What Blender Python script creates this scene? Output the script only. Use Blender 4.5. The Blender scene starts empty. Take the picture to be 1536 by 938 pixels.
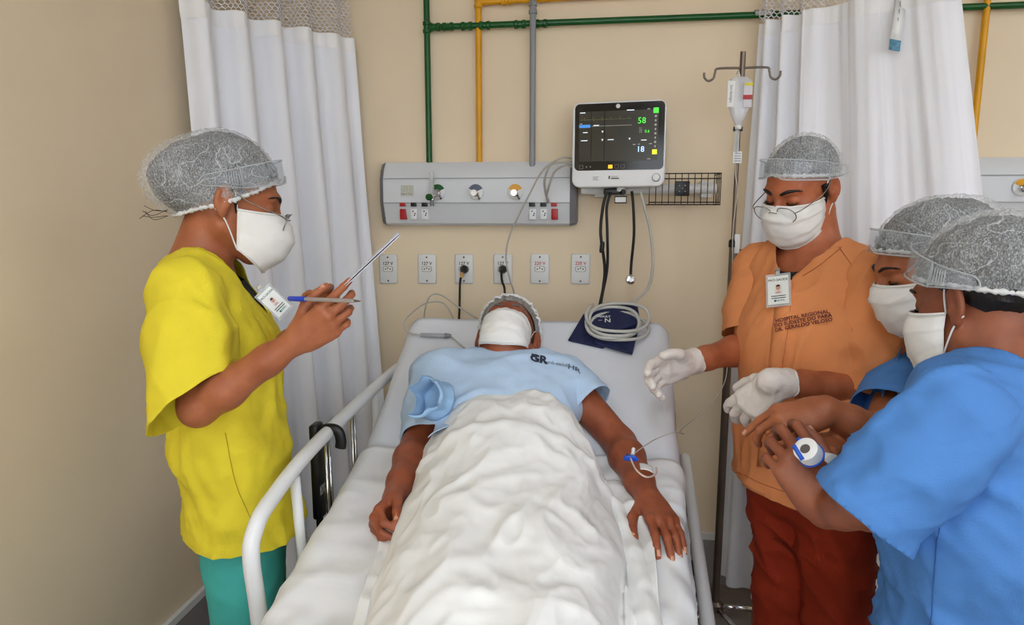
import bpy, bmesh, math, random
import numpy as np
from mathutils import Vector, Matrix
from mathutils.bvhtree import BVHTree
random.seed(5)
sc = bpy.context.scene
COL = sc.collection

# ------------------------------------------------------------------ camera
FPX = 1000.0; CAMH = 1.5; YAW = math.radians(7.0); PIT = math.radians(8.75)
fw = np.array([-math.sin(YAW)*math.cos(PIT), math.cos(YAW)*math.cos(PIT), -math.sin(PIT)])
rt = np.array([math.cos(YAW), math.sin(YAW), 0.0])
upv = np.cross(rt, fw)
CAM = np.array([0.0, 0.0, CAMH])
cd = bpy.data.cameras.new('camera'); co = bpy.data.objects.new('camera', cd); COL.objects.link(co)
cd.sensor_width = 36.0; cd.lens = 36.0*FPX/1536.0; cd.clip_start = 0.05
m = Matrix(((rt[0], upv[0], -fw[0]), (rt[1], upv[1], -fw[1]), (rt[2], upv[2], -fw[2])))
co.matrix_world = Matrix.Translation(CAM) @ m.to_4x4()
sc.camera = co
def ray(px, py): return fw + rt*(px-768)/FPX - upv*(py-469)/FPX
def at(px, py, d): return CAM + ray(px, py)*d
def atX(px, py, X): r = ray(px, py); return CAM + r*(X/r[0])
def atY(px, py, Y): r = ray(px, py); return CAM + r*(Y/r[1])
def atZ(px, py, Z): r = ray(px, py); return CAM + r*((Z-CAMH)/r[2])
def A(*v): return np.array(v, float)

# ------------------------------------------------------------------ view, world
sc.view_settings.view_transform = 'Standard'
sc.view_settings.look = 'None'
sc.view_settings.gamma = 1.0
sc.view_settings.use_curve_mapping = False
sc.view_settings.exposure = 0.0
world = bpy.data.worlds.new('world'); sc.world = world; world.use_nodes = True
world.node_tree.nodes['Background'].inputs[0].default_value = (0.93, 0.96, 1.0, 1)
world.node_tree.nodes['Background'].inputs[1].default_value = 5.0
LAMP_STRENGTH = 12.0

# ------------------------------------------------------------------ materials
def s2l(c):
    c = np.array(c, float)/255.0
    return tuple(np.where(c <= 0.04045, c/12.92, ((c+0.055)/1.055)**2.4))
MATS = {}
def mat(name, rgb, rough=0.6, metal=0.0, var=0.0, vscale=8.0, bump=0.0, bscale=40.0, trans=0.0, alpha=1.0,
        emit=0.0, spec=0.5, rgb2=None, stretch=None, sss=0.0, ior=1.45, detail=4.0, sheen=0.0, coat=0.0, wr=0.0, wscale=7.0, wdist=0.012):
    if name in MATS: return MATS[name]
    mt = bpy.data.materials.new(name); mt.use_nodes = True
    nt = mt.node_tree; b = nt.nodes['Principled BSDF']
    c = s2l(rgb)
    b.inputs['Base Color'].default_value = (*c, 1)
    b.inputs['Roughness'].default_value = rough
    b.inputs['Metallic'].default_value = metal
    b.inputs['Transmission Weight'].default_value = trans
    b.inputs['Alpha'].default_value = alpha
    b.inputs['IOR'].default_value = ior
    b.inputs['Specular IOR Level'].default_value = spec
    b.inputs['Sheen Weight'].default_value = sheen
    b.inputs['Coat Weight'].default_value = coat
    if sss:
        b.inputs['Subsurface Weight'].default_value = sss
        b.inputs['Subsurface Radius'].default_value = (0.012, 0.005, 0.003)
        b.inputs['Subsurface Scale'].default_value = 0.6
    if emit:
        b.inputs['Emission Color'].default_value = (*c, 1); b.inputs['Emission Strength'].default_value = emit
    if var or bump or wr:
        tc = nt.nodes.new('ShaderNodeTexCoord'); vec = tc.outputs['Object']
        if stretch:
            mp = nt.nodes.new('ShaderNodeMapping'); mp.inputs['Scale'].default_value = stretch
            nt.links.new(vec, mp.inputs['Vector']); vec = mp.outputs['Vector']
    if var:
        n = nt.nodes.new('ShaderNodeTexNoise'); n.inputs['Scale'].default_value = vscale; n.inputs['Detail'].default_value = detail
        nt.links.new(vec, n.inputs['Vector'])
        r = nt.nodes.new('ShaderNodeValToRGB')
        lo = s2l(rgb2) if rgb2 else tuple(x*(1-var) for x in c)
        hi = c if rgb2 else tuple(min(1, x*(1+var*0.5)) for x in c)
        r.color_ramp.elements[0].position = 0.32; r.color_ramp.elements[0].color = (*lo, 1)
        r.color_ramp.elements[1].position = 0.68; r.color_ramp.elements[1].color = (*hi, 1)
        nt.links.new(n.outputs['Fac'], r.inputs['Fac']); nt.links.new(r.outputs['Color'], b.inputs['Base Color'])
    if bump:
        n2 = nt.nodes.new('ShaderNodeTexNoise'); n2.inputs['Scale'].default_value = bscale; n2.inputs['Detail'].default_value = 3
        nt.links.new(vec, n2.inputs['Vector'])
        bp = nt.nodes.new('ShaderNodeBump'); bp.inputs['Strength'].default_value = bump; bp.inputs['Distance'].default_value = 0.004
        nt.links.new(n2.outputs['Fac'], bp.inputs['Height']); nt.links.new(bp.outputs['Normal'], b.inputs['Normal'])
    if wr:   # creases of worn cloth
        n3 = nt.nodes.new('ShaderNodeTexNoise'); n3.noise_type = 'RIDGED_MULTIFRACTAL'; n3.inputs['Scale'].default_value = wscale; n3.inputs['Detail'].default_value = 2.5
        n3.inputs['Distortion'].default_value = 0.6
        nt.links.new(vec, n3.inputs['Vector'])
        b3 = nt.nodes.new('ShaderNodeBump'); b3.inputs['Strength'].default_value = wr; b3.inputs['Distance'].default_value = wdist
        nt.links.new(n3.outputs['Fac'], b3.inputs['Height'])
        if bump: nt.links.new(bp.outputs['Normal'], b3.inputs['Normal'])
        nt.links.new(b3.outputs['Normal'], b.inputs['Normal'])
    MATS[name] = mt
    return mt

def cap_mat(name, rgb, a0, da):
    """thin non-woven fabric: fine fibres and creases, partly see-through"""
    mt = bpy.data.materials.new(name); mt.use_nodes = True; nt = mt.node_tree; nt.nodes.clear()
    N = nt.nodes.new; Lk = nt.links.new
    out = N('ShaderNodeOutputMaterial'); mix = N('ShaderNodeMixShader'); tr = N('ShaderNodeBsdfTransparent'); pr = N('ShaderNodeBsdfPrincipled')
    pr.inputs['Base Color'].default_value = (*s2l(rgb), 1); pr.inputs['Roughness'].default_value = 0.4
    tc = N('ShaderNodeTexCoord')
    def math_(op, a, b=None, c=None):
        n = N('ShaderNodeMath'); n.operation = op
        for i, v in enumerate((a, b, c)):
            if v is None: continue
            if isinstance(v, (int, float)): n.inputs[i].default_value = v
            else: Lk(v, n.inputs[i])
        return n.outputs[0]
    def nz(scale, det=2.0, stretch=None):
        n = N('ShaderNodeTexNoise'); n.inputs['Scale'].default_value = scale; n.inputs['Detail'].default_value = det
        mp = N('ShaderNodeMapping'); mp.inputs['Scale'].default_value = stretch or (1, 1, 1); mp.inputs['Rotation'].default_value = (0.4, 0.7, 0.2)
        Lk(tc.outputs['Object'], mp.inputs['Vector']); Lk(mp.outputs['Vector'], n.inputs['Vector']); return n.outputs['Fac']
    fine = math_('MULTIPLY', math_('SUBTRACT', nz(480, 2, (1, 1, .45)), .40), da)
    soft = math_('MULTIPLY', math_('SUBTRACT', nz(14, 3), .42), .4)
    cr = math_('SUBTRACT', 1.0, math_('MULTIPLY', math_('ABSOLUTE', math_('SUBTRACT', nz(17, 1.0, (1, .45, 1)), .5)), 120.0))
    cr = math_('MULTIPLY', math_('MAXIMUM', cr, 0.0), .3)
    al = math_('ADD', math_('ADD', math_('ADD', math_('MAXIMUM', fine, 0.0), a0), math_('MAXIMUM', soft, 0.0)), cr)
    al = math_('MINIMUM', al, .92)
    Lk(al, mix.inputs[0]); Lk(tr.outputs[0], mix.inputs[1]); Lk(pr.outputs[0], mix.inputs[2]); Lk(mix.outputs[0], out.inputs[0])
    return mt

def clear_mat(name, rgb, alpha, rough=0.08):
    """thin clear plastic: transparent sheet with a glossy surface"""
    mt = bpy.data.materials.new(name); mt.use_nodes = True; nt = mt.node_tree; nt.nodes.clear()
    out = nt.nodes.new('ShaderNodeOutputMaterial'); mix = nt.nodes.new('ShaderNodeMixShader'); mix.inputs[0].default_value = alpha
    tr = nt.nodes.new('ShaderNodeBsdfTransparent'); tr.inputs[0].default_value = (0.95, 0.96, 0.97, 1)
    pr = nt.nodes.new('ShaderNodeBsdfPrincipled'); pr.inputs['Base Color'].default_value = (*s2l(rgb), 1)
    pr.inputs['Roughness'].default_value = rough; pr.inputs['Specular IOR Level'].default_value = 1.0
    nt.links.new(tr.outputs[0], mix.inputs[1]); nt.links.new(pr.outputs[0], mix.inputs[2]); nt.links.new(mix.outputs[0], out.inputs[0])
    return mt

# ------------------------------------------------------------------ object helpers
def tag(o, label=None, cat=None, group=None, kind=None):
    if label: o['label'] = label
    if cat: o['category'] = cat
    if group: o['group'] = group
    if kind: o['kind'] = kind
    return o
def root(name, loc, label, cat, group=None):
    o = bpy.data.objects.new(name, None); COL.objects.link(o); o.location = Vector(loc); o.empty_display_size = 0.05
    return tag(o, label, cat, group)
def link(name, me, material, parent=None, smooth=True):
    if material is not None and not me.materials: me.materials.append(material)
    if smooth: me.polygons.foreach_set('use_smooth', [True]*len(me.polygons))
    o = bpy.data.objects.new(name, me); COL.objects.link(o)
    if parent is not None:
        o.parent = parent; o.matrix_parent_inverse = Matrix.Translation(-parent.location)
    return o
def mesh(name, V, Fc, material, parent=None, smooth=True):
    me = bpy.data.meshes.new(name)
    me.from_pydata([tuple(map(float, v)) for v in V], [], Fc); me.update()
    return link(name, me, material, parent, smooth)
def auto_smooth(o, deg=35):
    me = o.data; bm = bmesh.new(); bm.from_mesh(me)
    for e in bm.edges:
        if len(e.link_faces) == 2 and e.calc_face_angle(0) > math.radians(deg): e.smooth = False
    bm.to_mesh(me); bm.free()
    me.polygons.foreach_set('use_smooth', [True]*len(me.polygons)); return o

class MB:
    """collects shapes into one mesh"""
    def __init__(s): s.V = []; s.F = []
    def add(s, V, Fc):
        n = len(s.V); s.V += [tuple(map(float, v)) for v in V]; s.F += [tuple(i+n for i in f) for f in Fc]; return s
    def box(s, lo, hi, bev=0.0, M=None, o=(0, 0, 0), seg=2):
        bm = bmesh.new(); bmesh.ops.create_cube(bm, size=1.0)
        lo = np.array(lo, float); hi = np.array(hi, float); c = (lo+hi)/2; d = hi-lo
        for v in bm.verts: v.co = Vector((c[0]+v.co.x*d[0], c[1]+v.co.y*d[1], c[2]+v.co.z*d[2]))
        if bev: bmesh.ops.bevel(bm, geom=list(bm.edges), offset=bev, segments=seg, affect='EDGES', profile=0.5)
        bm.verts.index_update()
        V = [np.array(v.co) for v in bm.verts]
        if M is not None: V = [np.array(M) @ v + np.array(o) for v in V]
        s.add(V, [[v.index for v in f.verts] for f in bm.faces]); bm.free(); return s
    def tube(s, pts, r, n=8, closed=False, caps=True, flat=None):
        P = [np.array(p, float) for p in pts]; m = len(P)
        rr = [r]*m if np.isscalar(r) else list(r)
        T = []
        for i in range(m):
            if closed: t = P[(i+1) % m]-P[i-1]
            else: t = P[min(i+1, m-1)]-P[max(i-1, 0)]
            T.append(t/(np.linalg.norm(t)+1e-12))
        u = np.cross(T[0], A(0, 0, 1))
        if np.linalg.norm(u) < 1e-3: u = np.cross(T[0], A(1, 0, 0))
        u /= np.linalg.norm(u); V = []; Fc = []
        for i in range(m):
            u = u - T[i]*(u @ T[i]); u /= np.linalg.norm(u)+1e-12; w = np.cross(T[i], u)
            for k in range(n):
                a = 2*math.pi*k/n
                V.append(P[i] + rr[i]*(math.cos(a)*u + math.sin(a)*w*(flat or 1.0)))
        for i in range(m if closed else m-1):
            j = (i+1) % m
            for k in range(n):
                l = (k+1) % n
                Fc.append((i*n+k, i*n+l, j*n+l, j*n+k))
        if caps and not closed:
            Fc.append(tuple(range(n-1, -1, -1))); Fc.append(tuple((m-1)*n+k for k in range(n)))
        s.add(V, Fc); return s
    def lathe(s, prof, o, axis, n=24):
        """prof: (radius, height) list along axis from o"""
        ax = np.array(axis, float); ax /= np.linalg.norm(ax)
        u = np.cross(ax, A(0, 0, 1))
        if np.linalg.norm(u) < 1e-3: u = np.cross(ax, A(1, 0, 0))
        u /= np.linalg.norm(u); w = np.cross(ax, u); V = []; Fc = []; o = np.array(o, float)
        for (r, h) in prof:
            for k in range(n):
                a = 2*math.pi*k/n; V.append(o + ax*h + r*(math.cos(a)*u + math.sin(a)*w))
        for i in range(len(prof)-1):
            for k in range(n):
                l = (k+1) % n; Fc.append((i*n+k, i*n+l, (i+1)*n+l, (i+1)*n+k))
        Fc.append(tuple(range(n-1, -1, -1))); Fc.append(tuple((len(prof)-1)*n+k for k in range(n)))
        s.add(V, Fc); return s
    def grid(s, P):
        """P: rows x cols x 3"""
        P = np.asarray(P); a, b = P.shape[:2]
        V = P.reshape(-1, 3); Fc = [(i*b+j, i*b+j+1, (i+1)*b+j+1, (i+1)*b+j) for i in range(a-1) for j in range(b-1)]
        s.add(V, Fc); return s
    def poly(s, pts, thick, nrm):
        pts = [np.array(p, float) for p in pts]; nrm = np.array(nrm, float); n = len(pts)
        V = [p for p in pts]+[p+nrm*thick for p in pts]
        Fc = [tuple(range(n-1, -1, -1)), tuple(range(n, 2*n))]+[(i, (i+1) % n, n+(i+1) % n, n+i) for i in range(n)]
        s.add(V, Fc); return s
    def build(s, name, material, parent=None, smooth=True, hard=None):
        o = mesh(name, s.V, s.F, material, parent, smooth)
        bm = bmesh.new(); bm.from_mesh(o.data); bmesh.ops.recalc_face_normals(bm, faces=bm.faces); bm.to_mesh(o.data); bm.free()
        if hard: auto_smooth(o, hard)
        return o
def solid(o, t, off=-1.0):
    md = o.modifiers.new('thick', 'SOLIDIFY'); md.thickness = t; md.offset = off; return o
def spline(P, n=10):
    P = [np.array(p, float) for p in P]; out = []
    for i in range(len(P)-1):
        p0 = P[max(i-1, 0)]; p1 = P[i]; p2 = P[i+1]; p3 = P[min(i+2, len(P)-1)]
        for k in range(n):
            t = k/n
            out.append(0.5*((2*p1)+(-p0+p2)*t+(2*p0-5*p1+4*p2-p3)*t*t+(-p0+3*p1-3*p2+p3)*t**3))
    out.append(P[-1]); return out
def circle(c, r, u, w, n=24): return [np.array(c)+r*(math.cos(2*math.pi*k/n)*np.array(u)+math.sin(2*math.pi*k/n)*np.array(w)) for k in range(n)]
def nrmz(v): v = np.array(v, float); return v/np.linalg.norm(v)

# ------------------------------------------------------------------ vectorised gradient noise
_rs = np.random.RandomState(3); _perm = np.concatenate([_rs.permutation(256)]*3); _g = _rs.normal(size=(256, 3)); _g /= np.linalg.norm(_g, axis=1)[:, None]
def noise(P, f=1.0, seed=0.0):
    P = np.asarray(P, float)*np.array(f) + np.array([seed*17.3, seed*5.1, seed*9.7])
    i = np.floor(P).astype(int); q = P-i; w = q*q*q*(q*(q*6-15)+10); i &= 255
    r = 0
    for dx in (0, 1):
        for dy in (0, 1):
            for dz in (0, 1):
                h = _perm[_perm[_perm[i[:, 0]+dx]+i[:, 1]+dy]+i[:, 2]+dz]
                d = (_g[h]*(q-np.array([dx, dy, dz]))).sum(1)
                r = r + d*(w[:, 0] if dx else 1-w[:, 0])*(w[:, 1] if dy else 1-w[:, 1])*(w[:, 2] if dz else 1-w[:, 2])
    return r*1.5
def fbm(P, f, seed=0.0, o=3):
    r = 0; a = 1.0; f = np.array(f, float)
    for k in range(o): r = r + a*noise(P, f*(2.03**k), seed+k); a *= 0.5
    return r
def ridge(P, f, seed=0.0, p=2.0): return np.clip(1-np.abs(noise(P, f, seed))*1.9, 0, 1)**p

# ------------------------------------------------------------------ signed distance modelling
def smin(a, b, k):
    h = np.clip(0.5+0.5*(b-a)/k, 0, 1); return b+(a-b)*h-k*h*(1-h)
class Sdf:
    def __init__(s): s.ops = []
    def _add(s, fn, lo, hi, k, op): s.ops.append((fn, np.minimum(lo, hi), np.maximum(lo, hi), k, op)); return s
    def cap(s, a, b, ra, rb, k=0.015, op='u'):
        a = np.array(a, float); b = np.array(b, float); ba = b-a; L = max(ba @ ba, 1e-12); R = max(ra, rb)
        def fn(P):
            t = np.clip(((P-a) @ ba)/L, 0, 1)
            return np.linalg.norm(P-a-t[..., None]*ba, axis=-1)-(ra+(rb-ra)*t)
        return s._add(fn, np.minimum(a, b)-R, np.maximum(a, b)+R, k, op)
    def ecap(s, a, b, wa, wb, side, k=0.03, op='u'):
        """elliptic limb: wa=(half width along side, half depth)"""
        a = np.array(a, float); b = np.array(b, float); ba = b-a; L = max(ba @ ba, 1e-12); ax = ba/math.sqrt(L)
        sd = np.array(side, float); sd = nrmz(sd-ax*(sd @ ax)); dp = np.cross(ax, sd); R = max(*wa, *wb)
        def fn(P):
            t = np.clip(((P-a) @ ba)/L, 0, 1); q = P-a-t[..., None]*ba
            w = wa[0]+(wb[0]-wa[0])*t; d = wa[1]+(wb[1]-wa[1])*t; mn = np.minimum(w, d)
            return (np.sqrt(((q @ sd)/w)**2+((q @ dp)/d)**2+((q @ ax)/mn)**2)-1)*mn
        return s._add(fn, np.minimum(a, b)-R, np.maximum(a, b)+R, k, op)
    def ell(s, c, r, R=None, k=0.015, op='u'):
        c = np.array(c, float); r = np.array(r, float); R = np.eye(3) if R is None else np.array(R); m = r.max()
        def fn(P):
            q = (P-c) @ R; k0 = np.linalg.norm(q/r, axis=-1); k1 = np.linalg.norm(q/(r*r), axis=-1)+1e-9
            return k0*(k0-1)/k1
        return s._add(fn, c-m, c+m, k, op)
    def mesh(s, step, fine=(), pad=0.012):
        lo = np.min([o[1] for o in s.ops if o[4] == 'u'], axis=0)-pad; hi = np.max([o[2] for o in s.ops if o[4] == 'u'], axis=0)+pad
        ax = []
        for d in range(3):
            c = lo[d]; L = [c]
            while c < hi[d]:
                st = step
                for (fl, fh, fs) in fine:
                    if fl[d]-step <= c <= fh[d]: st = min(st, fs)
                c += st; L.append(c)
            ax.append(np.array(L))
        X, Y, Z = ax
        Fd = np.full((len(X), len(Y), len(Z)), 1.0, np.float32)
        for fn, l, h, k, op in s.ops:
            mg = k+step*2.2
            r = [(max(np.searchsorted(ax[d], l[d]-mg)-1, 0), min(np.searchsorted(ax[d], h[d]+mg)+1, len(ax[d]))) for d in range(3)]
            if any(q[0] >= q[1] for q in r): continue
            sl = tuple(slice(*q) for q in r)
            G = np.stack(np.meshgrid(X[sl[0]], Y[sl[1]], Z[sl[2]], indexing='ij'), -1)
            dd = fn(G); cur = Fd[sl]
            Fd[sl] = smin(cur, dd, k) if op == 'u' else -smin(-cur, dd, k)
        return nets(Fd, X, Y, Z)
def nets(Fd, X, Y, Z):
    s = Fd < 0; nx, ny, nz = s.shape
    c = np.zeros((nx-1, ny-1, nz-1), np.uint8)
    for a in (0, 1):
        for b in (0, 1):
            for d in (0, 1): c += s[a:nx-1+a, b:ny-1+b, d:nz-1+d]
    act = (c > 0) & (c < 8); idx = np.full(act.shape, -1, np.int64); I = np.argwhere(act); idx[act] = np.arange(len(I))
    off = np.array([(a, b, d) for a in (0, 1) for b in (0, 1) for d in (0, 1)])
    val = np.stack([Fd[I[:, 0]+o[0], I[:, 1]+o[1], I[:, 2]+o[2]] for o in off], 1).astype(float)
    pos = np.stack([np.stack([X[I[:, 0]+o[0]], Y[I[:, 1]+o[1]], Z[I[:, 2]+o[2]]], 1) for o in off], 1)
    acc = np.zeros((len(I), 3)); cnt = np.zeros(len(I))
    for a in range(8):
        for b in range(a+1, 8):
            if np.abs(off[a]-off[b]).sum() == 1:
                va, vb = val[:, a], val[:, b]; mk = (va < 0) != (vb < 0)
                t = np.where(mk, va/np.where(mk, va-vb, 1), 0)
                acc += np.where(mk[:, None], pos[:, a]+(pos[:, b]-pos[:, a])*t[:, None], 0); cnt += mk
    V = acc/cnt[:, None]; Q = []
    for d in range(3):
        e1, e2 = (d+1) % 3, (d+2) % 3
        sa = np.take(s, range(s.shape[d]-1), d); sb = np.take(s, range(1, s.shape[d]), d)
        E = np.argwhere(sa != sb); E = E[(E[:, e1] > 0) & (E[:, e2] > 0) & (E[:, e1] < s.shape[e1]-1) & (E[:, e2] < s.shape[e2]-1)]
        ins = sa[E[:, 0], E[:, 1], E[:, 2]]
        def cell(o1, o2):
            J = E.copy(); J[:, e1] -= o1; J[:, e2] -= o2; return idx[J[:, 0], J[:, 1], J[:, 2]]
        q = np.stack([cell(1, 1), cell(0, 1), cell(0, 0), cell(1, 0)], 1)
        q[~ins] = q[~ins][:, ::-1]; Q.append(q)
    Q = np.concatenate(Q); Q = Q[(Q >= 0).all(1)]
    return V, Q
def vnormals(V, Q):
    N = np.zeros_like(V); n = np.cross(V[Q[:, 2]]-V[Q[:, 0]], V[Q[:, 3]]-V[Q[:, 1]])
    for k in range(4): np.add.at(N, Q[:, k], n)
    return N/(np.linalg.norm(N, axis=1)[:, None]+1e-12)
def relax(V, Q, n=1, lam=0.5):
    for _ in range(n):
        S = np.zeros_like(V); c = np.zeros(len(V))
        for k in range(4):
            np.add.at(S, Q[:, k], V[Q[:, (k+1) % 4]]); np.add.at(c, Q[:, k], 1)
            np.add.at(S, Q[:, k], V[Q[:, (k+3) % 4]]); np.add.at(c, Q[:, k], 1)
        V = V+(S/np.maximum(c, 1)[:, None]-V)*lam
    return V
def clip(V, Fc, val):
    """cut the surface where val > 0, with clean edges"""
    V = [tuple(v) for v in V]; val = list(val); out = []; cache = {}
    def cut(i, j):
        key = (min(i, j), max(i, j))
        if key not in cache:
            t = val[i]/(val[i]-val[j]); a, b = V[i], V[j]
            V.append(tuple(a[d]+(b[d]-a[d])*t for d in range(3))); val.append(0.0); cache[key] = len(V)-1
        return cache[key]
    for f in Fc:
        ng = sum(val[i] > 0 for i in f)
        if ng == 0: out.append(tuple(f)); continue
        if ng == len(f): continue
        pol = []
        for a in range(len(f)):
            i, j = f[a], f[(a+1) % len(f)]
            if val[i] <= 0: pol.append(i)
            if (val[i] > 0) != (val[j] > 0) and val[i] != 0 and val[j] != 0: pol.append(cut(i, j))
        if len(pol) >= 3: out.append(tuple(pol))
    used = sorted({i for f in out for i in f}); mp = {o: n for n, o in enumerate(used)}
    return np.array([V[i] for i in used]), [tuple(mp[i] for i in f) for f in out]
# ------------------------------------------------------------------ palette
M_wall = mat('wall_paint', (233, 215, 186), 0.75, var=0.05, vscale=2.0, bump=0.05, bscale=120)
M_floor = mat('floor_vinyl', (128, 118, 112), 0.4, var=0.15, vscale=14)
M_ceil = mat('ceiling_paint', (225, 222, 214), 0.8, var=0.03, vscale=3)
M_base = mat('baseboard_vinyl', (150, 146, 146), 0.5, var=0.06, vscale=5)
M_white = mat('white_enamel', (226, 228, 230), 0.3, var=0.02, vscale=5)
M_plast = mat('white_plastic', (224, 225, 224), 0.4, var=0.02, vscale=12)
M_plastg = mat('grey_plastic', (120, 118, 122), 0.45, var=0.04, vscale=12)
M_panel = mat('panel_enamel', (212, 215, 219), 0.38, var=0.03, vscale=4)
M_black = mat('black_plastic', (16, 16, 18), 0.4, var=0.2, vscale=20)
M_cord = mat('black_rubber', (14, 14, 15), 0.5, var=0.2, vscale=30)
M_chrome = mat('chrome', (200, 200, 202), 0.18, metal=1.0, var=0.05, vscale=20)
M_steel = mat('pole_steel', (118, 106, 98), 0.32, metal=0.9, var=0.12, vscale=9)
M_dark = mat('dark_socket', (22, 20, 20), 0.6, var=0.2, vscale=50)
M_red = mat('red_plastic', (170, 12, 16), 0.35, var=0.1, vscale=20)
M_redtxt = mat('red_print', (190, 50, 40), 0.6, var=0.1, vscale=60)
M_blktxt = mat('black_print', (32, 30, 32), 0.6, var=0.1, vscale=60)
M_green = mat('green_paint', (10, 82, 30), 0.3, var=0.12, vscale=9)
M_yellow = mat('yellow_paint', (222, 158, 12), 0.35, var=0.1, vscale=9)
M_grey = mat('grey_paint', (140, 142, 146), 0.35, var=0.08, vscale=9)
M_cable = mat('grey_cable', (178, 174, 166), 0.4, var=0.08, vscale=20)
M_hose = mat('hose_grey', (186, 186, 180), 0.35, var=0.06, vscale=20)

# ------------------------------------------------------------------ text
def text_mesh(s, size, bold=0.0, space=1.0):
    cu = bpy.data.curves.new('t', 'FONT'); cu.body = s; cu.size = size; cu.align_x = 'CENTER'; cu.align_y = 'CENTER'
    cu.offset = bold; cu.space_character = space; cu.resolution_u = 2; cu.space_line = 0.9
    o = bpy.data.objects.new('t', cu); COL.objects.link(o)
    dg = bpy.context.evaluated_depsgraph_get(); dg.update()
    me = bpy.data.meshes.new_from_object(o.evaluated_get(dg)); bpy.data.objects.remove(o); bpy.data.curves.remove(cu)
    V = np.array([tuple(v.co) for v in me.vertices]).reshape(-1, 3); Fc = [tuple(p.vertices) for p in me.polygons]; bpy.data.meshes.remove(me)
    return V, Fc
def text(s, o, right, up, size, material, parent, name='printed_text', bold=0.0, space=1.0):
    V, Fc = text_mesh(s, size, bold, space)
    W = np.array(o)+V[:, :1]*np.array(right)+V[:, 1:2]*np.array(up)
    return mesh(name, W, Fc, material, parent, False)
XR = A(1, 0, 0); ZU = A(0, 0, 1)

# ------------------------------------------------------------------ room shell
WY = 2.6; WX0 = -1.32; WX1 = 3.6; YB = -2.4; HC = 2.75
def struct(name, lo, hi, m, label=None):
    o = MB().box(lo, hi).build(name, m, smooth=False); return tag(o, label, None, None, 'structure')
struct('floor', (WX0-.1, YB-.1, -.1), (WX1+.1, WY+.1, 0), M_floor)
struct('ceiling', (WX0-.1, YB-.1, HC), (WX1+.1, WY+.1, HC+.1), M_ceil)
struct('wall_back', (WX0-.1, WY, 0), (WX1+.1, WY+.1, HC), M_wall)
struct('wall_left', (WX0-.1, YB, 0), (WX0, WY, HC), M_wall)
struct('wall_right', (WX1, YB, 0), (WX1+.1, WY, HC), M_wall)
wx0, wx1, wz0, wz1 = -1.0, 3.2, .85, 2.45      # unseen window added behind the camera to let in soft frontal light
wf = MB()
for a, b, c_, d_ in ((WX0-.1, 0, WX1+.1, wz0), (WX0-.1, wz1, WX1+.1, HC), (WX0-.1, wz0, wx0, wz1), (wx1, wz0, WX1+.1, wz1)): wf.box((a, YB-.1, b), (c_, YB, d_))
tag(wf.build('wall_front', M_wall, smooth=False), None, None, None, 'structure')
W1 = bpy.data.objects.new('added_window', None); COL.objects.link(W1); W1.location = ((wx0+wx1)/2, YB, wz0); W1['kind'] = 'structure'
M_pane = clear_mat('added_window_pane', (230, 235, 240), .04)
for k in range(5):
    x = wx0+(wx1-wx0)*k/4; MB().box((x-.025, YB-.08, wz0), (x+.025, YB-.02, wz1)).build('added_mullion', M_white, W1, False)
    if k < 4: MB().box((x+.025, YB-.055, wz0+.04), (x+(wx1-wx0)/4-.025, YB-.049, wz1-.04)).build('added_pane', M_pane, W1, False)
for z in (wz0, wz1-.04): MB().box((wx0, YB-.08, z), (wx1, YB-.02, z+.04)).build('added_window_frame', M_white, W1, False)
for nm, lo, hi in (('baseboard_back', (WX0, WY-.012, 0), (WX1, WY, .19)), ('baseboard_left', (WX0, YB, 0), (WX0+.012, WY, .19))):
    struct(nm, lo, hi, M_base)
struct('trim_1', (WX0+.012, WY-.016, .19), (WX1, WY, .215), M_white)
struct('trim_2', (WX0, YB, .19), (WX0+.016, WY-.016, .215), M_white)
M_lamp = mat('lamp_diffuser', (240, 247, 255), 0.5, emit=LAMP_STRENGTH)
for i, (x, y, lb) in enumerate(((-.1, .05, 'square ceiling light panel above the foot of the bed'), (2.2, .9, 'square ceiling light panel over the next bay'),
                            (-.1, -1.5, 'square ceiling light panel between the bed and the added window'), (2.2, -1.3, 'square ceiling light panel in the corner by the added window'))):
    r = root('ceiling_light', (x, y, HC), lb, 'ceiling light', 'ceiling light panels')
    fr = MB()
    for a, b, c, d in ((-.33, -.33, .33, -.30), (-.33, .30, .33, .33), (-.33, -.30, -.30, .30), (.30, -.30, .33, .30)):
        fr.box((x+a, y+b, HC-.03), (x+c, y+d, HC))
    fr.build('frame', M_white, r, False)
    MB().box((x-.3, y-.3, HC-.02), (x+.3, y+.3, HC-.004)).build('diffuser', M_lamp, r, False)

# ------------------------------------------------------------------ gas pipes on the back wall
def pipe(name, segs, r, m, label, joints=(), rows=()):
    R = root(name, segs[0][0], label, 'pipe')
    for a, b in segs: MB().tube([a, b], r, 14).build('pipe_run', m, R, hard=50)
    for j, ax in joints:
        j = np.array(j, float); ax = nrmz(ax)
        MB().lathe([(r*1.02, -.022), (r*1.35, -.019), (r*1.35, -.008), (r*1.12, -.006), (r*1.12, .006), (r*1.35, .008), (r*1.35, .019), (r*1.02, .022)], j, ax, 14).build('fitting', m, R, hard=40)
    for c in rows:
        c = np.array(c, float); MB().box(c+A(-.012, -.005, -.02), c+A(.012, WY-c[1], .02), .002).build('wall_clamp', m, R, hard=40)
    return R
PY = 2.565
gx = atY(642, 130, PY)[0]; gz = atY(648, 41, PY)[2]
pipe('gas_pipe', [(A(gx, PY, 1.66), A(gx, PY, HC)), (A(gx, PY, gz), A(2.6, PY, gz+.012))], .0115, M_green, 'dark green gas pipe with a branch running right under the ceiling',
     [(A(gx, PY, gz), ZU), (A(gx+.03, PY, gz), XR)]+[(A(atY(p, 40, PY)[0], PY, gz), XR) for p in (672, 700, 727, 780, 812)])
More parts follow.
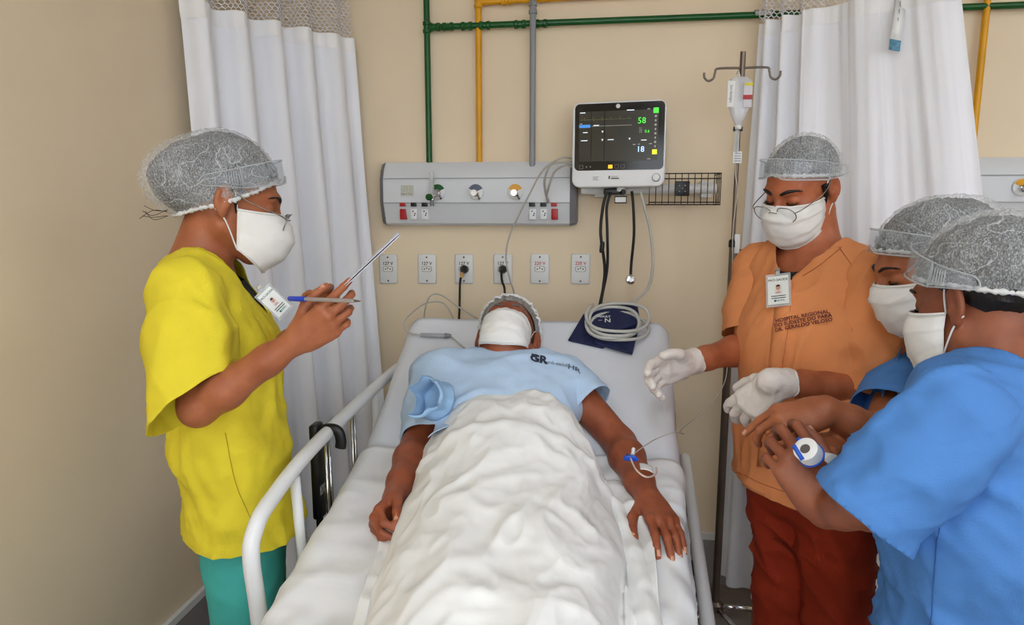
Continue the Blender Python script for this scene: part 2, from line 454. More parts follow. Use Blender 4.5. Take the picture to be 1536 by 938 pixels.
MB().lathe([(.0135, -.03), (.0135, .03)], A(atY(1145, 22, PY)[0], PY, gz+.008), XR, 14).build('pipe_label', mat('label_paper', (222, 222, 218), .6, var=.6, vscale=90, rgb2=(60, 60, 60)), bpy.data.objects['gas_pipe'], hard=50)
yx = atY(718, 120, PY)[0]; yz = atY(716, 3, PY)[2]
pipe('gas_pipe', [(A(yx, PY+.004, 1.66), A(yx, PY+.004, yz)), (A(yx, PY+.004, yz), A(2.4, PY+.004, yz+.045))], .0115, M_yellow, 'yellow gas pipe in the middle above the headwall panel',
     [(A(yx, PY+.004, yz), ZU), (A(atY(760, 3, PY)[0], PY+.004, yz+.002), XR)])
qx = atY(799, 120, PY-.02)[0]
pipe('gas_pipe', [(A(qx, PY-.02, 1.66), A(qx, PY-.02, HC))], .0115, M_grey, 'grey gas pipe nearest the patient monitor', [(A(qx, PY-.02, atY(797, 15, PY)[2]), ZU)])
for px in (1472,):
    x = atY(px, 90, PY)[0]
    pipe('gas_pipe', [(A(x, PY, 1.66), A(x, PY, HC))], .0115, M_yellow, 'yellow gas pipe of the next bay, right of the curtain', [(A(x, PY, 2.45), ZU)])

# ------------------------------------------------------------------ headwall panels
def seg_disc(c, r, a0, a1, u, w, nrm, t):
    pts = [np.array(c)]+[np.array(c)+r*(math.cos(a)*u+math.sin(a)*w) for a in np.linspace(a0, a1, 14)]
    return MB().poly(pts, t, nrm)
PROF = [(0, 1.675), (.045, 1.68), (.07, 1.655), (.088, 1.618), (.092, 1.53), (.088, 1.52), (.062, 1.45), (.05, 1.442), (0, 1.44)]
def headwall(x0, x1, label, full=True):
    R = root('headwall_panel', (x0, WY, 1.44), label, 'wall panel', 'headwall panels')
    n = len(PROF)
    def sect(xs, sc_=1.0, zc=1.56):
        V = []; Fc = []
        for x, s in xs:
            for d, z in PROF: V.append((x, WY-d*s, zc+(z-zc)*(1+(s-1)*.35)))
        for i in range(len(xs)-1):
            for k in range(n): Fc.append((i*n+k, i*n+(k+1) % n, (i+1)*n+(k+1) % n, (i+1)*n+k))
        Fc += [tuple(range(n)), tuple((len(xs)-1)*n+k for k in range(n-1, -1, -1))]
        return V, Fc
    MB().add(*sect([(x0+.022, 1), (x1-.028, 1)])).build('body', M_panel, R, hard=20)
    MB().add(*sect([(x0, .55), (x0+.006, .85), (x0+.023, 1.03)])).build('end_cap', M_plastg, R, hard=30)
    MB().add(*sect([(x1-.029, 1.03), (x1-.006, .9), (x1, .6)])).build('end_cap', M_plastg, R, hard=30)
    for z in (1.618, 1.526): MB().box((x0+.024, WY-.0935, z-.0012), (x1-.03, WY-.085, z+.0012)).build('seam', mat('seam_grey', (150, 153, 158), .5, var=.05), R, False)
    return R
def gas_outlet(R, c, m):
    c = np.array(c, float); N = A(0, -1, 0)
    g = MB().lathe([(.029, 0), (.029, .004), (.027, .006)], c, N, 28).build('gas_outlet', M_plast, R, hard=40)
    seg_disc(c+N*.0062, .0285, math.radians(25), math.radians(155), XR, ZU, N, .001).build('colour_sector', m, g, False)
    MB().lathe([(.013, .006), (.013, .02), (.010, .022), (.010, .04), (.0115, .041), (.0115, .05), (.006, .05), (.006, .042)], c-ZU*.004, N, 20).build('nozzle', M_chrome, g, hard=35)
    MB().lathe([(.004, 0), (.004, .018)], c+A(.012, -.02, -.014), nrmz(A(.3, -.6, -.6)), 10).build('release_lever', M_chrome, g, hard=35)
FY = WY-.093
M_blue = mat('slate_blue', (78, 88, 112), .4, var=.1)
x0 = atY(571, 290, WY-.05)[0]; x1 = atY(867, 290, WY-.05)[0]
HP = headwall(x0, x1, 'pale grey headwall panel with three gas outlets above the bed')
for px, mm in ((657, M_green), (714, M_blue), (773, M_yellow)): gas_outlet(HP, atY(px, 288, FY), mm)
LY = WY-.078
def panel_bits(R, pxs_lbl, pxs_sock, red):
    for p in pxs_lbl:
        c = atY(p, 307, FY+.003); MB().box(c+A(-.011, -.004, -.0075), c+A(.011, .006, .0075), .001).build('socket_label', M_black, R, hard=40)
    for p in pxs_sock:
        c = atY(p, 321.5, LY); s = MB().box(c+A(-.013, -.006, -.02), c+A(.013, .014, .02), .003).build('socket', M_white, R, hard=40)
        for dx, dz in ((-.002, .011), (.006, .003), (.004, -.004)): MB().lathe([(.0026, 0), (.0026, .0015)], c+A(dx, -.0065, dz), A(0, -1, 0), 8).build('pin_hole', M_dark, s)
    c = atY(red, 307, FY+.003); MB().box(c+A(-.011, -.004, -.007), c+A(.011, .006, .007), .001).build('switch_label', M_red, R, hard=40)
    c = atY(red+1, 321.5, LY); MB().box(c+A(-.012, -.007, -.02), c+A(.012, .014, .02), .002).build('switch', M_red, R, hard=40)
panel_bits(HP, (620.5, 637), (621, 637.5), 604)
panel_bits(HP, (798, 815), (799, 815.5), 831)
c = atY(611, 286, FY); 
MB().box(c+A(-.024, -.0008, -.02), c+A(.024, .001, .02)).build('maker_plate', mat('plate_cream', (205, 205, 192), .5, var=.05, vscale=30), HP, False)
text('PROTEC', c+A(0, -.0015, -.0135), XR, ZU, .0125, mat('olive_print', (96, 98, 84), .6, var=.1), HP)
for i in range(5): MB().box(c+A(-.022, -.0016, -.004+i*.0055), c+A(.022, -.001, -.0035+i*.0055)).build('plate_line', mat('olive_print', (96, 98, 84)), HP, False)
for i in range(5): MB().box(c+A(-.022+i*.0107, -.0016, -.004), c+A(-.0215+i*.0107, -.001, .018)).build('plate_line', mat('olive_print', (96, 98, 84)), HP, False)
HP2 = headwall(atY(1475, 290, WY-.05)[0]-.12, 2.35, 'pale grey headwall panel of the next bay, right of the curtain')
gas_outlet(HP2, atY(1532, 281, FY), M_yellow)
# flowmeter
c = atY(648, 291, FY-.055)
FM = root('oxygen_flowmeter', c, 'clear tube flowmeter with green knob on the left gas outlet', 'flowmeter')
M_clear = clear_mat('clear_plastic', (225, 230, 232), .35)
MB().lathe([(.0085, -.01), (.0085, .075), (.006, .08)], c, ZU, 16).build('tube', M_clear, FM, hard=40)
MB().lathe([(.003, -.005), (.003, .07)], c, ZU, 8).build('stem', M_chrome, FM)
MB().lathe([(.010, -.022), (.010, -.004), (.006, .0)], c, ZU, 14).build('valve_body', M_chrome, FM, hard=40)
MB().lathe([(.007, -.045), (.007, -.02)], c, ZU, 12).build('hose_barb', M_plastg, FM, hard=40)
MB().lathe([(.009, 0), (.0125, .003), (.0125, .014), (.011, .017)], c+A(-.004, -.01, -.012), nrmz(A(-.3, -1, 0)), 18).build('knob', M_green, FM, hard=40)
MB().tube([c+A(.0, 0, -.01), c+A(.02, .03, -.002), atY(657, 288, FY-.03)], .006, 10).build('coupling', M_chrome, FM)

# ------------------------------------------------------------------ wall outlets
M_hex = mat('socket_white', (228, 228, 224), .4, var=.02)
for i, (px, v) in enumerate(((583, '127 V'), (641, '127 V'), (696.5, '127 V'), (754.5, '127 V'), (810, '220 V'), (871, '220 V'))):
    c = atY(px, 403.5, WY)
    lab = ['white 127 V wall outlet beside the left curtain', 'white empty 127 V wall outlet left of the first black plug', 'white 127 V wall outlet with black plug left of the patient\'s head',
           'white 127 V wall outlet with black plug above the patient\'s cap', 'white 220 V wall outlet with red print right of the black plugs', 'white 220 V wall outlet with red print below the monitor'][i]
    R = root('wall_outlet', c, lab, 'wall outlet', 'row of wall outlets above the bed')
    w = .037; h = .059
    MB().box(c+A(-w, -.009, -h), c+A(w, 0, h), .006, seg=3).build('cover_plate', M_plast, R, hard=40)
    for s in (-1, 1): 
        sw = MB().lathe([(.0036, 0), (.0036, .0012), (.002, .002)], c+A(0, -.009, s*.047), A(0, -1, 0), 10).build('screw', M_steel, R)
    text(v, c+A(0, -.0096, .022), XR, ZU, .018, M_redtxt if i > 3 else M_blktxt, R, bold=.0003)
    hx = [(-.02, -.005), (-.016, -.011), (.016, -.011), (.02, -.005), (.02, .007), (.014, .011), (-.014, .011), (-.02, .007)]
    MB().poly([c+A(a, -.009, b-.0) for a, b in hx], .0012, A(0, -1, 0)).build('socket_rim', M_blktxt, R, False)
    s = MB().poly([c+A(a*.93, -.0094, b*.9) for a, b in hx], .0016, A(0, -1, 0)).build('socket_face', M_hex, R, False)
    for dx, dz in ((-.0095, .0), (0, .004), (.0095, 0)): MB().lathe([(.0026, 0), (.0026, .0008)], c+A(dx, -.011, dz), A(0, -1, 0), 8).build('pin_hole', M_dark, s)
def plug(px, pts, label, tagged):
    c = atY(px, 404, WY-.012)
    R = root('power_plug', c, label, 'power plug')
    MB().lathe([(.016, 0), (.017, .008), (.013, .022), (.008, .03), (.006, .034)], c, A(0, -1, 0), 16).build('plug_head', M_black, R, hard=50)
    MB().tube(spline([c+A(0, -.028, -.002), c+A(0, -.045, -.012)]+pts, 8), .0045, 8).build('cord', M_cord, R)
    if tagged: MB().box(c+A(-.008, -.052, -.028), c+A(.006, -.046, -.008), .001).build('cord_tag', mat('tag_tan', (205, 165, 105), .6, var=.3, vscale=80), R, False)
plug(696.5, [atY(690, 425, 2.55), atY(689, 470, 2.53), A(-.53, 2.5, .8), A(-.5, 2.5, .35)], 'black power plug and cord hanging left of the patient\'s head', True)
plug(754.5, [atY(753, 422, 2.555), atY(757, 445, 2.54), A(-.36, 2.52, .9), A(-.4, 2.5, .35)], 'black power plug and cord hanging behind the patient\'s head', False)

# ------------------------------------------------------------------ patient monitor
mc = at(927, 216.5, 2.33); mr = nrmz(at(996, 215.5, 2.29)-at(857, 216.5, 2.37)); mr[2] = .004; mr = nrmz(mr)
mf = nrmz(np.cross(mr, ZU)); mf = nrmz(mf+ZU*.02); mu = np.cross(mf, mr)*-1
if mu[2] < 0: mu = -mu
if mf[1] > 0: mf = -mf
MM = np.stack([mr, -mf, mu], 1)      # local x right, y back, z up
K = 2.33/FPX
def ml(px, py, dy=0.0): return mc+mr*((px-927)*K)+mu*(-(py-216.5)*K)+mf*dy
MON = root('patient_monitor', mc-mu*.145, 'white patient monitor with black touch screen on a wall arm', 'monitor')
def rrect(x0, y0, x1, y1, r, n=6):
    pts = []
    for cx, cy, a in ((x1-r, y1-r, 0), (x0+r, y1-r, 90), (x0+r, y0+r, 180), (x1-r, y0+r, 270)):
        for k in range(n+1):
            t = math.radians(a+90*k/n); pts.append((cx+r*math.cos(t), cy+r*math.sin(t)))
    return pts
def mpoly(pts, dy, th): return MB().poly([mc+mr*a+mu*b+mf*dy for a, b in pts], th, mf)
W2 = .162; H2 = .147
o = mpoly(rrect(-W2, -H2, W2, H2, .028, 8), -.035, .035).build('casing', M_white, MON, False)
bv = o.modifiers.new('bevel', 'BEVEL'); bv.width = .006; bv.segments = 3; bv.limit_method = 'ANGLE'
mpoly(rrect(-W2*.9, -H2*.88, W2*.9, H2*.9, .02), -.1, .066).build('rear_housing', M_plastg, MON, False)
sx0, sy1 = (861.5-927)*K, -(156-216.5)*K; sx1, sy0 = (994.5-927)*K, -(254.5-216.5)*K
M_scr = mat('screen_bezel', (6, 6, 8), .12, var=.1, vscale=3)
mpoly(rrect(sx0, sy0, sx1, sy1, .016), -.001, .0022).build('screen_glass', M_scr, MON, False)
M_disp = mat('screen_display', (50, 46, 38), .2, emit=.35, var=.35, vscale=7, rgb2=(38, 40, 30), spec=.4)
def mrect(name, a, b, c, d, m, dy=.0018, par=None): 
    return MB().poly([ml(a, d, dy), ml(c, d, dy), ml(c, b, dy), ml(a, b, dy)], .0003, mf).build(name, m, par or MON, False)
D = mrect('display', 868, 167.5, 985.5, 241, M_disp, .0013)
def em(name, rgb, e): return mat(name, rgb, .5, emit=e)
G = em('display_green', (70, 220, 60), 1.1); Wt = em('display_white', (215, 225, 235), .8); Bl = em('display_blue', (60, 130, 200), .7); Ye = em('display_yellow', (210, 215, 40), 1.0); Dm = em('display_dim', (150, 150, 145), .35); DG = em('display_dull_green', (110, 120, 70), .5); Am = em('display_amber', (240, 180, 30), 1.0); Bw = em('display_pale_blue', (170, 205, 250), 1.0)
def mt(s, px, py, size, m, b=.0): return text(s, ml(px, py, .0023), mr, mu, size, m, D, 'display_text', b)
mt('58', 961.5, 183.5, .029, G); mt('18', 960.5, 225, .027, Bw, .0004); mt('0.6', 969.5, 199, .014, G); mt('0.1\n0.8\n0.3', 960, 197, .0075, Dm)
mrect('display_block', 868, 186.5, 885, 191, Bl, par=D)
mrect('home_icon', 978, 165.5, 985.5, 173, G, par=D); mrect('menu_icon', 977.5, 225.5, 984.5, 232.5, Ye, par=D)
mrect('trace_rule', 886, 188.8, 947, 189.4, Dm, par=D)
for (a, b, w_) in ((869, 169, 8), (939, 167.5, 11), (969, 166.8, 4), (890, 188, 8), (874, 198, 7), (871, 210, 10), (911.5, 209.5, 9), (961, 211.5, 8), (949, 217.5, 4), (956.5, 217.3, 3), (973, 217, 4), (970.5, 239, 5), (869, 185, 4)):
    mrect('display_caption', a, b-.6, a+w_, b+.6, Wt if w_ > 5 else Dm, par=D)
for a, b in ((903.5, 197.5), (903.5, 209.5), (944, 209)): MB().poly([ml(a-1.6, b-1.2, .0018), ml(a+1.6, b-1.2, .0018), ml(a, b+1.8, .0018)], .0003, mf).build('marker', Wt, D, False)
for k in range(8): 
    c = ml(981.5, 177.5+k*6.2, .0018); MB().poly([c+mr*.0042*math.cos(t)*(1-.3*(k % 2))+mu*.0042*math.sin(t) for t in np.linspace(0, 6.28, 7)[:-1]], .0003, mf).build('side_icon', Dm, D, False)
tr = []
for k in range(100):
    x = 869+k*.78; y = 179.5+(.6*math.sin(k*1.7)) - (4.0 if k % 17 == 9 else 0) + (1.6 if k % 17 == 10 else 0); tr.append(ml(x, y, .002))
MB().tube(tr, .00035, 4).build('heart_trace', DG, D)
for a, b in ((886, 0), (906, 0)): mrect('display_column', a, 168, a+.9, 240, M_scr, par=D)
mrect('touch_key', 913, 246.5, 919.5, 252, Am)
for a in (872, 925.5, 934.5):
    MB().tube([ml(x, y, .0016) for x, y in ((a-2.6, 246.5), (a+2.6, 246.5), (a+2.6, 251.8), (a-2.6, 251.8))], .0004, 4, closed=True).build('touch_key', Dm, MON)
for a in (880, 886): MB().lathe([(.0022, 0), (.0022, .0006)], ml(a, 249, .001), mf, 8).build('indicator', Dm, MON)
MB().lathe([(.0075, 0), (.0075, .0012)], ml(926, 161, .0012), mf, 20).build('maker_badge', M_plast, MON)
MB().lathe([(.0125, 0), (.0125, .010), (.011, .012)], ml(984.5, 266.5, .0), mf, 24).build('control_knob', M_white, MON, hard=40)
MB().tube(circle(ml(984.5, 266.5, .001), .0135, mr, mu, 24), .001, 6, closed=True).build('knob_ring', M_plastg, MON)
mrect('sticker', 913, 262, 931, 269, M_plast, .0006); mrect('sticker_print', 917.5, 266, 929.5, 267.6, M_blktxt, .0012); mrect('sticker_print', 914, 263, 916, 267.5, M_blktxt, .0012); mrect('sticker_print', 917.5, 263.6, 928, 264.4, M_plastg, .0012)
for k in range(3): mrect('casing_print', 890, 264+k*2.1, 899-(k % 2)*2, 264.8+k*2.1, M_plastg, .0006)

# ------------------------------------------------------------------ bracket rail, basket
RY = WY-.06
BR = root('monitor_bracket', A(.1, WY, 1.55), 'white wall rail and swivel arm carrying the monitor', 'wall bracket')
a = atY(872, 285, RY); b = atY(1074, 283, RY)
MB().tube([a, b], .018, 16).build('rail', M_plast, BR, hard=50)
for p in (900, 1060): c = atY(p, 284, RY); MB().box(c+A(-.02, 0, -.03), c+A(.02, .06, .03), .004).build('wall_mount', M_plast, BR, hard=40)
c = atY(930, 287, RY); MB().tube([c, c+A(0, -.09, .0), mc-mf*.1-mu*.05], .016, 12).build('arm', M_plast, BR, hard=60)
c = ml(915, 285, -.05); MB().box(c+A(-.025, -.02, -.012), c+A(.045, .03, .01), .004).build('swivel_clamp', M_black, BR, hard=40)
MB().lathe([(.010, 0), (.011, .01), (.007, .022)], c+A(.04, -.02, -.004), A(.3, -1, 0), 14).build('clamp_knob', M_black, BR, hard=40)
c = ml(931, 298, -.04); MB().box(c+A(-.022, 0, -.013), c+A(.022, .008, .013), .002).build('label_holder', M_black, BR, hard=40); MB().box(c+A(-.019, -.0008, -.009), c+A(.019, .001, .009)).build('holder_label', M_plast, BR, False)
BK = root('wire_basket', A(.2, WY, 1.5), 'black wire basket mounted on the wall beside the monitor', 'basket')
M_wire = mat('black_wire', (34, 27, 24), .5, var=.2, vscale=30)
by = WY-.13; bl = atY(974, 290, by)[0]; brx = atY(1081, 283, by)[0]; bt = atY(1080, 260, by)[2]; bb = atY(1080, 307, by)[2]
for z in (bt, bt-.018, bb+.008, bb): MB().tube([A(bl, by, z), A(brx, by, z)], .0022, 6).build('rim_wire', M_wire, BK); 
for z in (bt, bb): MB().tube([A(brx, by, z), A(brx, WY-.004, z)], .0022, 6).build('rim_wire', M_wire, BK); MB().tube([A(bl, by, z), A(bl, WY-.004, z)], .0022, 6).build('rim_wire', M_wire, BK)
for k in range(12):
    x = bl+(brx-bl)*k/11
    MB().tube([A(x, by, bt), A(x, by, bb), A(x, WY-.004, bb)], .0016, 6).build('upright_wire', M_wire, BK)
for k in range(3): y = by+.03+k*.03; MB().tube([A(brx, y, bt), A(brx, y, bb)], .0016, 6).build('upright_wire', M_wire, BK)
c = atY(1023, 283, by-.004); o = MB().box(c+A(-.026, -.004, -.026), c+A(.026, .004, .026), .002).build('mount_plate', M_black, BK, hard=40)
for dx, dz in ((0, 0), (-.01, .01), (.01, .01), (-.01, -.01), (.01, -.01)): MB().lathe([(.003, 0), (.003, .001)], c+A(dx, -.0042, dz), A(0, -1, 0), 8).build('screw', M_chrome, o)

# ------------------------------------------------------------------ leads hanging from the monitor
def cable(name, pts, r, m, label, cat='cable', n=10):
    o = MB().tube(spline(pts, n), r, 8).build(name, m); return tag(o, label, cat)
h = cable('monitor_cable', [ml(910, 287, -.03), ml(905, 310, -.02), atY(901, 350, 2.42), atY(907, 400, 2.43), atY(905, 430, 2.43), atY(898, 466, 2.38)], .0055, M_cord, 'black monitor hose hanging from the middle of the monitor')
MB().lathe([(.007, -.02), (.0085, -.01), (.0085, .01), (.006, .02)], atY(903, 371, 2.42), A(.1, 0, 1), 12).build('connector', M_black, h, hard=40)
cable('monitor_cable', [ml(916, 287, -.03), ml(911, 310, -.02), atY(911, 350, 2.42), atY(911, 400, 2.43), atY(904, 440, 2.43), atY(899, 468, 2.38)], .005, M_cord, 'second black monitor hose, just right of the first')
h = root('stethoscope', ml(948, 287, -.03), 'black tube with chrome chest piece hanging under the monitor', 'stethoscope')
MB().tube(spline([ml(948, 286, -.03), ml(951, 305, -.02), atY(951, 350, 2.43), atY(947, 395, 2.44), atY(946, 412, 2.44)], 10), .0052, 8).build('tube', M_cord, h)
MB().lathe([(.004, -.012), (.017, -.008), (.018, .0), (.015, .006), (.008, .008), (.008, .002)], atY(946, 420, 2.43), A(.15, -1, .1), 24).build('chest_piece', M_chrome, h, hard=40)
cable('monitor_hose', [ml(962, 287, -.03), ml(968, 310, -.02), atY(976, 350, 2.42), atY(979, 400, 2.42), atY(970, 435, 2.41), atY(940, 460, 2.36), atY(925, 466, 2.32)], .0048, M_hose, 'pale grey cuff hose curving from the monitor to the coil')
cable('sensor_lead', [ml(858, 236, -.03), atY(843, 237, 2.38), atY(815, 255, 2.4), atY(790, 300, 2.42), atY(766, 350, 2.44), atY(759, 385, 2.44), atY(765, 420, 2.42), atY(771, 440, 2.3), A(-.25, 2.1, 1.16)], .0032, M_cable, 'long thin grey lead running down from the monitor to the cap')
cable('sensor_lead', [ml(858, 243, -.03), atY(845, 243, 2.37), atY(826, 248, 2.38), atY(817, 270, 2.4), atY(819, 292, 2.46), atY(823, 302, FY-.006)], .0042, M_cable, 'grey lead looping from monitor to headwall, left loop')
cable('sensor_lead', [ml(858, 248, -.03), atY(848, 248, 2.38), atY(832, 258, 2.39), atY(824, 278, 2.41), atY(820, 294, 2.46), atY(822, 303, FY-.006)], .0042, M_cable, 'grey lead looping from monitor to headwall, right loop')
# ------------------------------------------------------------------ curtains
def curtain_mat(name, rgb):
    mt = mat(name, rgb, .8, var=.03, vscale=3, bump=.08, bscale=300)
    nt = mt.node_tree; b = nt.nodes['Principled BSDF']; out = nt.nodes['Material Output']
    tl = nt.nodes.new('ShaderNodeBsdfTranslucent'); tl.inputs[0].default_value = (*s2l(rgb), 1)
    mx = nt.nodes.new('ShaderNodeMixShader'); mx.inputs[0].default_value = .1
    nt.links.new(b.outputs[0], mx.inputs[1]); nt.links.new(tl.outputs[0], mx.inputs[2]); nt.links.new(mx.outputs[0], out.inputs[0])
    return mt
M_curt = curtain_mat('curtain_fabric', (243, 245, 252)); M_net = mat('curtain_net', (232, 230, 236), .7, var=.05)
def make_curtain(top, bot, ztop, zbot, zcloth, folds, label, nu=200, seed=0):
    T = np.array(spline([A(*p, 0) for p in top], 16)); B = np.array(spline([A(*p, 0) for p in bot], 16))
    def arc(P): s = np.concatenate([[0], np.cumsum(np.linalg.norm(np.diff(P, axis=0), axis=1))]); return s/s[-1]
    at_, ab_ = arc(T), arc(B)
    us = np.linspace(0, 1, nu)
    ph = np.array([folds(u)[0] for u in us]); am = np.array([folds(u)[1] for u in us])
    def row(z, uu=us):
        t = (ztop-z)/(ztop-zbot)
        P = np.stack([np.interp(uu, at_, T[:, d])*(1-t)+np.interp(uu, ab_, B[:, d])*t for d in range(3)], 1)
        d = np.gradient(P, axis=0); d /= np.linalg.norm(d, axis=1)[:, None]+1e-9
        n = np.stack([-d[:, 1], d[:, 0], 0*d[:, 0]], 1)
        p = np.interp(uu, us, ph); a = np.interp(uu, us, am)
        q = np.stack([uu*6, 0*uu+z*.8, 0*uu], 1)
        w = np.sin(p+.5*noise(q, 1.0, seed+1))
        w = np.sign(w)*np.abs(w)**.75
        off = a*w*(.85+.35*t)+.004*noise(np.stack([uu*25, 0*uu+z*2, 0*uu], 1), 1, seed+2)
        P = P+n*off[:, None]; P[:, 2] = z; return P
    R = root('hospital_curtain', (bot[0][0], bot[0][1], zbot), label, 'curtain', 'privacy curtains')
    zs = np.linspace(zbot, zcloth, 26)
    MB().grid(np.array([row(z) for z in zs])).build('curtain_cloth', M_curt, R)
    nb = row(zcloth); P = np.array([row(zcloth-.05)+A(0, -.002, 0), row(zcloth-.025)+A(0, -.004, 0), row(zcloth+.002)+A(0, -.003, 0)])
    MB().grid(P).build('top_hem', mat('hem_white', (240, 240, 242), .7, var=.03), R)
    # open net header
    uf = np.linspace(0, 1, 900); base = row(2.4, uf); s = np.concatenate([[0], np.cumsum(np.linalg.norm(np.diff(base, axis=0), axis=1))])
    cw, ch = .019, .0115; V = []; Fc = []
    nz = int((ztop-zcloth)/ch); ns = int(s[-1]/cw)
    rows = {}
    def pt(si, zi):
        key = round(zi, 5)
        if key not in rows: rows[key] = row(zi, uf)
        return np.array([np.interp(si, s, rows[key][:, d]) for d in range(3)])
    edges = []
    for j in range(nz):
        for i in range(ns):
            z = zcloth+j*ch; x = (i+(.5 if j % 2 else 0))*cw
            a = (x, z+ch*.25); b = (x, z+ch*.75); c = (x+cw/2, z+ch*1.25); e = (x-cw/2, z+ch*1.25)
            edges += [(a, b), (b, c), (b, e)]
    mbn = MB()
    for a, b in edges:
        if min(a[0], b[0]) < 0 or max(a[0], b[0]) > s[-1] or max(a[1], b[1]) > ztop: continue
        mbn.tube([pt(*a), pt(*b)], .0021, 3, caps=False)
    mesh('net_header', mbn.V, mbn.F, M_net, R)
    return R, row
tag(MB().tube(spline([A(-1.27, -.2, HC-.02), A(-1.22, 1.8, HC-.02), A(-1.12, 2.4, HC-.02), A(-.95, 2.56, HC-.02)], 8), .014, 8).build('trim_3', M_plast), None, None, None, 'structure')
tag(MB().tube(spline([A(.60, 2.56, HC-.02), A(.72, 2.44, HC-.02), A(1.2, 2.0, HC-.02), A(1.5, .5, HC-.02)], 8), .014, 8).build('trim_4', M_plast), None, None, None, 'structure')
def foldL(u): return (2*math.pi*(u*4.6+.55*u*u)+2.2, .035 if u < .75 else .018)
CL, rowL = make_curtain([(-1.27, 2.02), (-1.2, 2.2), (-1.1, 2.36), (-.97, 2.5), (-.94, 2.54)], [(-1.2, 2.0), (-1.06, 2.12), (-.95, 2.34), (-.86, 2.46), (-.80, 2.52)], 2.72, .12, 2.135, foldL,
             'white privacy curtain gathered in the corner behind the woman in yellow', seed=1)
def foldR(u): return (2*math.pi*(u*9 if u < .3 else 2.7+(u-.3)*3.4)+.5, .022 if u < .3 else max(.008, .026*(1-u)))
CR, rowR = make_curtain([(.56, 2.53), (.61, 2.48), (.69, 2.38), (.8, 2.27), (.90, 2.16)], [(.49, 2.47), (.56, 2.40), (.68, 2.28), (1.0, 2.08), (1.34, 1.98)], 2.72, .1, 2.135, foldR,
             'wide white privacy curtain behind the man in orange', nu=260, seed=4)
ca = at(1352, -4, 1.97); cb = at(1341, 76, 1.95)
d = nrmz(np.cross(cb-ca, fw))*.0165
if d[0] < 0: d = -d
P = [[ca-d, ca+d], [ca*.6+cb*.4-d, ca*.6+cb*.4+d]]
m_ = ca*.2+cb*.8
t1 = MB().grid([[ca-d, ca+d], [ca*.5+cb*.5-d-fw*.004, ca*.5+cb*.5+d-fw*.004], [m_-d, m_+d]]).build('care_tag', M_plast, CR); solid(t1, .001)
t2 = MB().grid([[m_-d, m_+d], [cb-d, cb+d]]).build('tag_stripe', mat('tag_blue', (110, 165, 190), .6, var=.5, vscale=90, rgb2=(60, 110, 140)), t1); solid(t2, .001)
for k in range(3): q = ca+(m_-ca)*(.25+.2*k); MB().box(q-A(.001, .002, .02), q+A(.001, 0, .02)).build('tag_print', mat('print_grey', (150, 150, 155), .6, var=.1), t1, False)

# ------------------------------------------------------------------ drip stand
px_, py_ = .466, 2.33
IV = root('drip_stand', (px_, py_, 0), 'thin steel drip stand with two hooks right of the bed', 'drip stand')
zc = atY(1100, 362, py_)[2]
MB().lathe([(.0135, .06), (.0135, zc)], (px_, py_, 0), ZU, 14).build('lower_pole', M_steel, IV, hard=50)
MB().lathe([(.0068, zc-.02), (.0068, 2.0)], (px_-.002, py_, 0), ZU, 12).build('upper_pole', M_steel, IV, hard=50)
MB().lathe([(.016, zc-.02), (.016, zc), (.012, zc+.006)], (px_, py_, 0), ZU, 14).build('collar', M_black, IV, hard=40)
c = A(px_+.014, py_-.004, zc-.03); MB().tube([c, c+A(.05, 0, 0)], .004, 8).build('clamp_screw', M_steel, IV)
k_ = MB().lathe([(.010, 0), (.012, .012), (.008, .02), (.02, .022), (.022, .03), (.018, .037)], c+A(.028, 0, 0), XR, 14).build('clamp_knob', M_black, IV, hard=40)
MB().box(c+A(-.014, -.012, -.01), c+A(.004, .012, .055), .003).build('clamp_block', M_white, IV, hard=40)
zt = 1.955
for s in (-1, 1):
    MB().tube(spline([A(px_, py_, zt), A(px_+s*.075, py_, zt+.0), A(px_+s*.085, py_, zt-.012), A(px_+s*.09, py_, zt-.03), A(px_+s*.105, py_, zt-.038), A(px_+s*.118, py_, zt-.028), A(px_+s*.12, py_, zt-.012)], 6), .0036, 8).build('hook', M_steel, IV)
MB().lathe([(.009, -.03), (.009, .05)], (px_, py_, zt), ZU, 12).build('hook_sleeve', M_steel, IV, hard=40)
MB().lathe([(.022, .045), (.03, .05), (.03, .075), (.018, .085)], (px_, py_, 0), ZU, 18).build('hub', M_steel, IV, hard=40)
for k in range(5):
    a = 2*math.pi*k/5+.1; e = A(px_+.17*math.cos(a), py_+.17*math.sin(a), .05)
    MB().tube([A(px_, py_, .062), e], .010, 8).build('foot', M_chrome, IV)
    cs = MB().lathe([(.02, -.008), (.022, 0), (.02, .008)], e-A(0, 0, .028), A(math.sin(a), -math.cos(a), 0), 14).build('caster', M_black, IV, hard=40)
    MB().tube([e, e-A(0, 0, .026)], .006, 6).build('caster_stem', M_steel, cs)
# bag
by_ = py_-.03; bc = atY(1109, 152, by_)
IB = root('drip_bag', bc, 'clear drip bag with red and yellow label on the stand', 'drip bag')
P = []
for t in np.linspace(0, 1, 15):
    z = .075-.15*t; w = np.interp(t, [0, .05, .12, .55, .8, .93, 1], [.022, .034, .036, .036, .024, .014, .008]); dp = np.interp(t, [0, .1, .5, .9, 1], [.006, .014, .02, .013, .008])
    P.append([bc+A(w*math.copysign(abs(math.cos(a))**.6, math.cos(a)), dp*math.sin(a), z) for a in np.linspace(0, 2*math.pi, 25)])
MB().grid(P).build('bag', clear_mat('bag_film', (228, 230, 236), .5, .2), IB)
MB().tube([bc+A(0, 0, .07), bc+A(-.003, .02, .1), A(px_-.02, py_-.005, zt-.02)], .002, 6).build('hanger', M_plast, IB)
MB().box(bc+A(.008, -.0225, -.022), bc+A(.034, -.0205, .055)).build('bag_label', mat('label_grey', (205, 202, 210), .5, var=.1, vscale=40), IB, False)
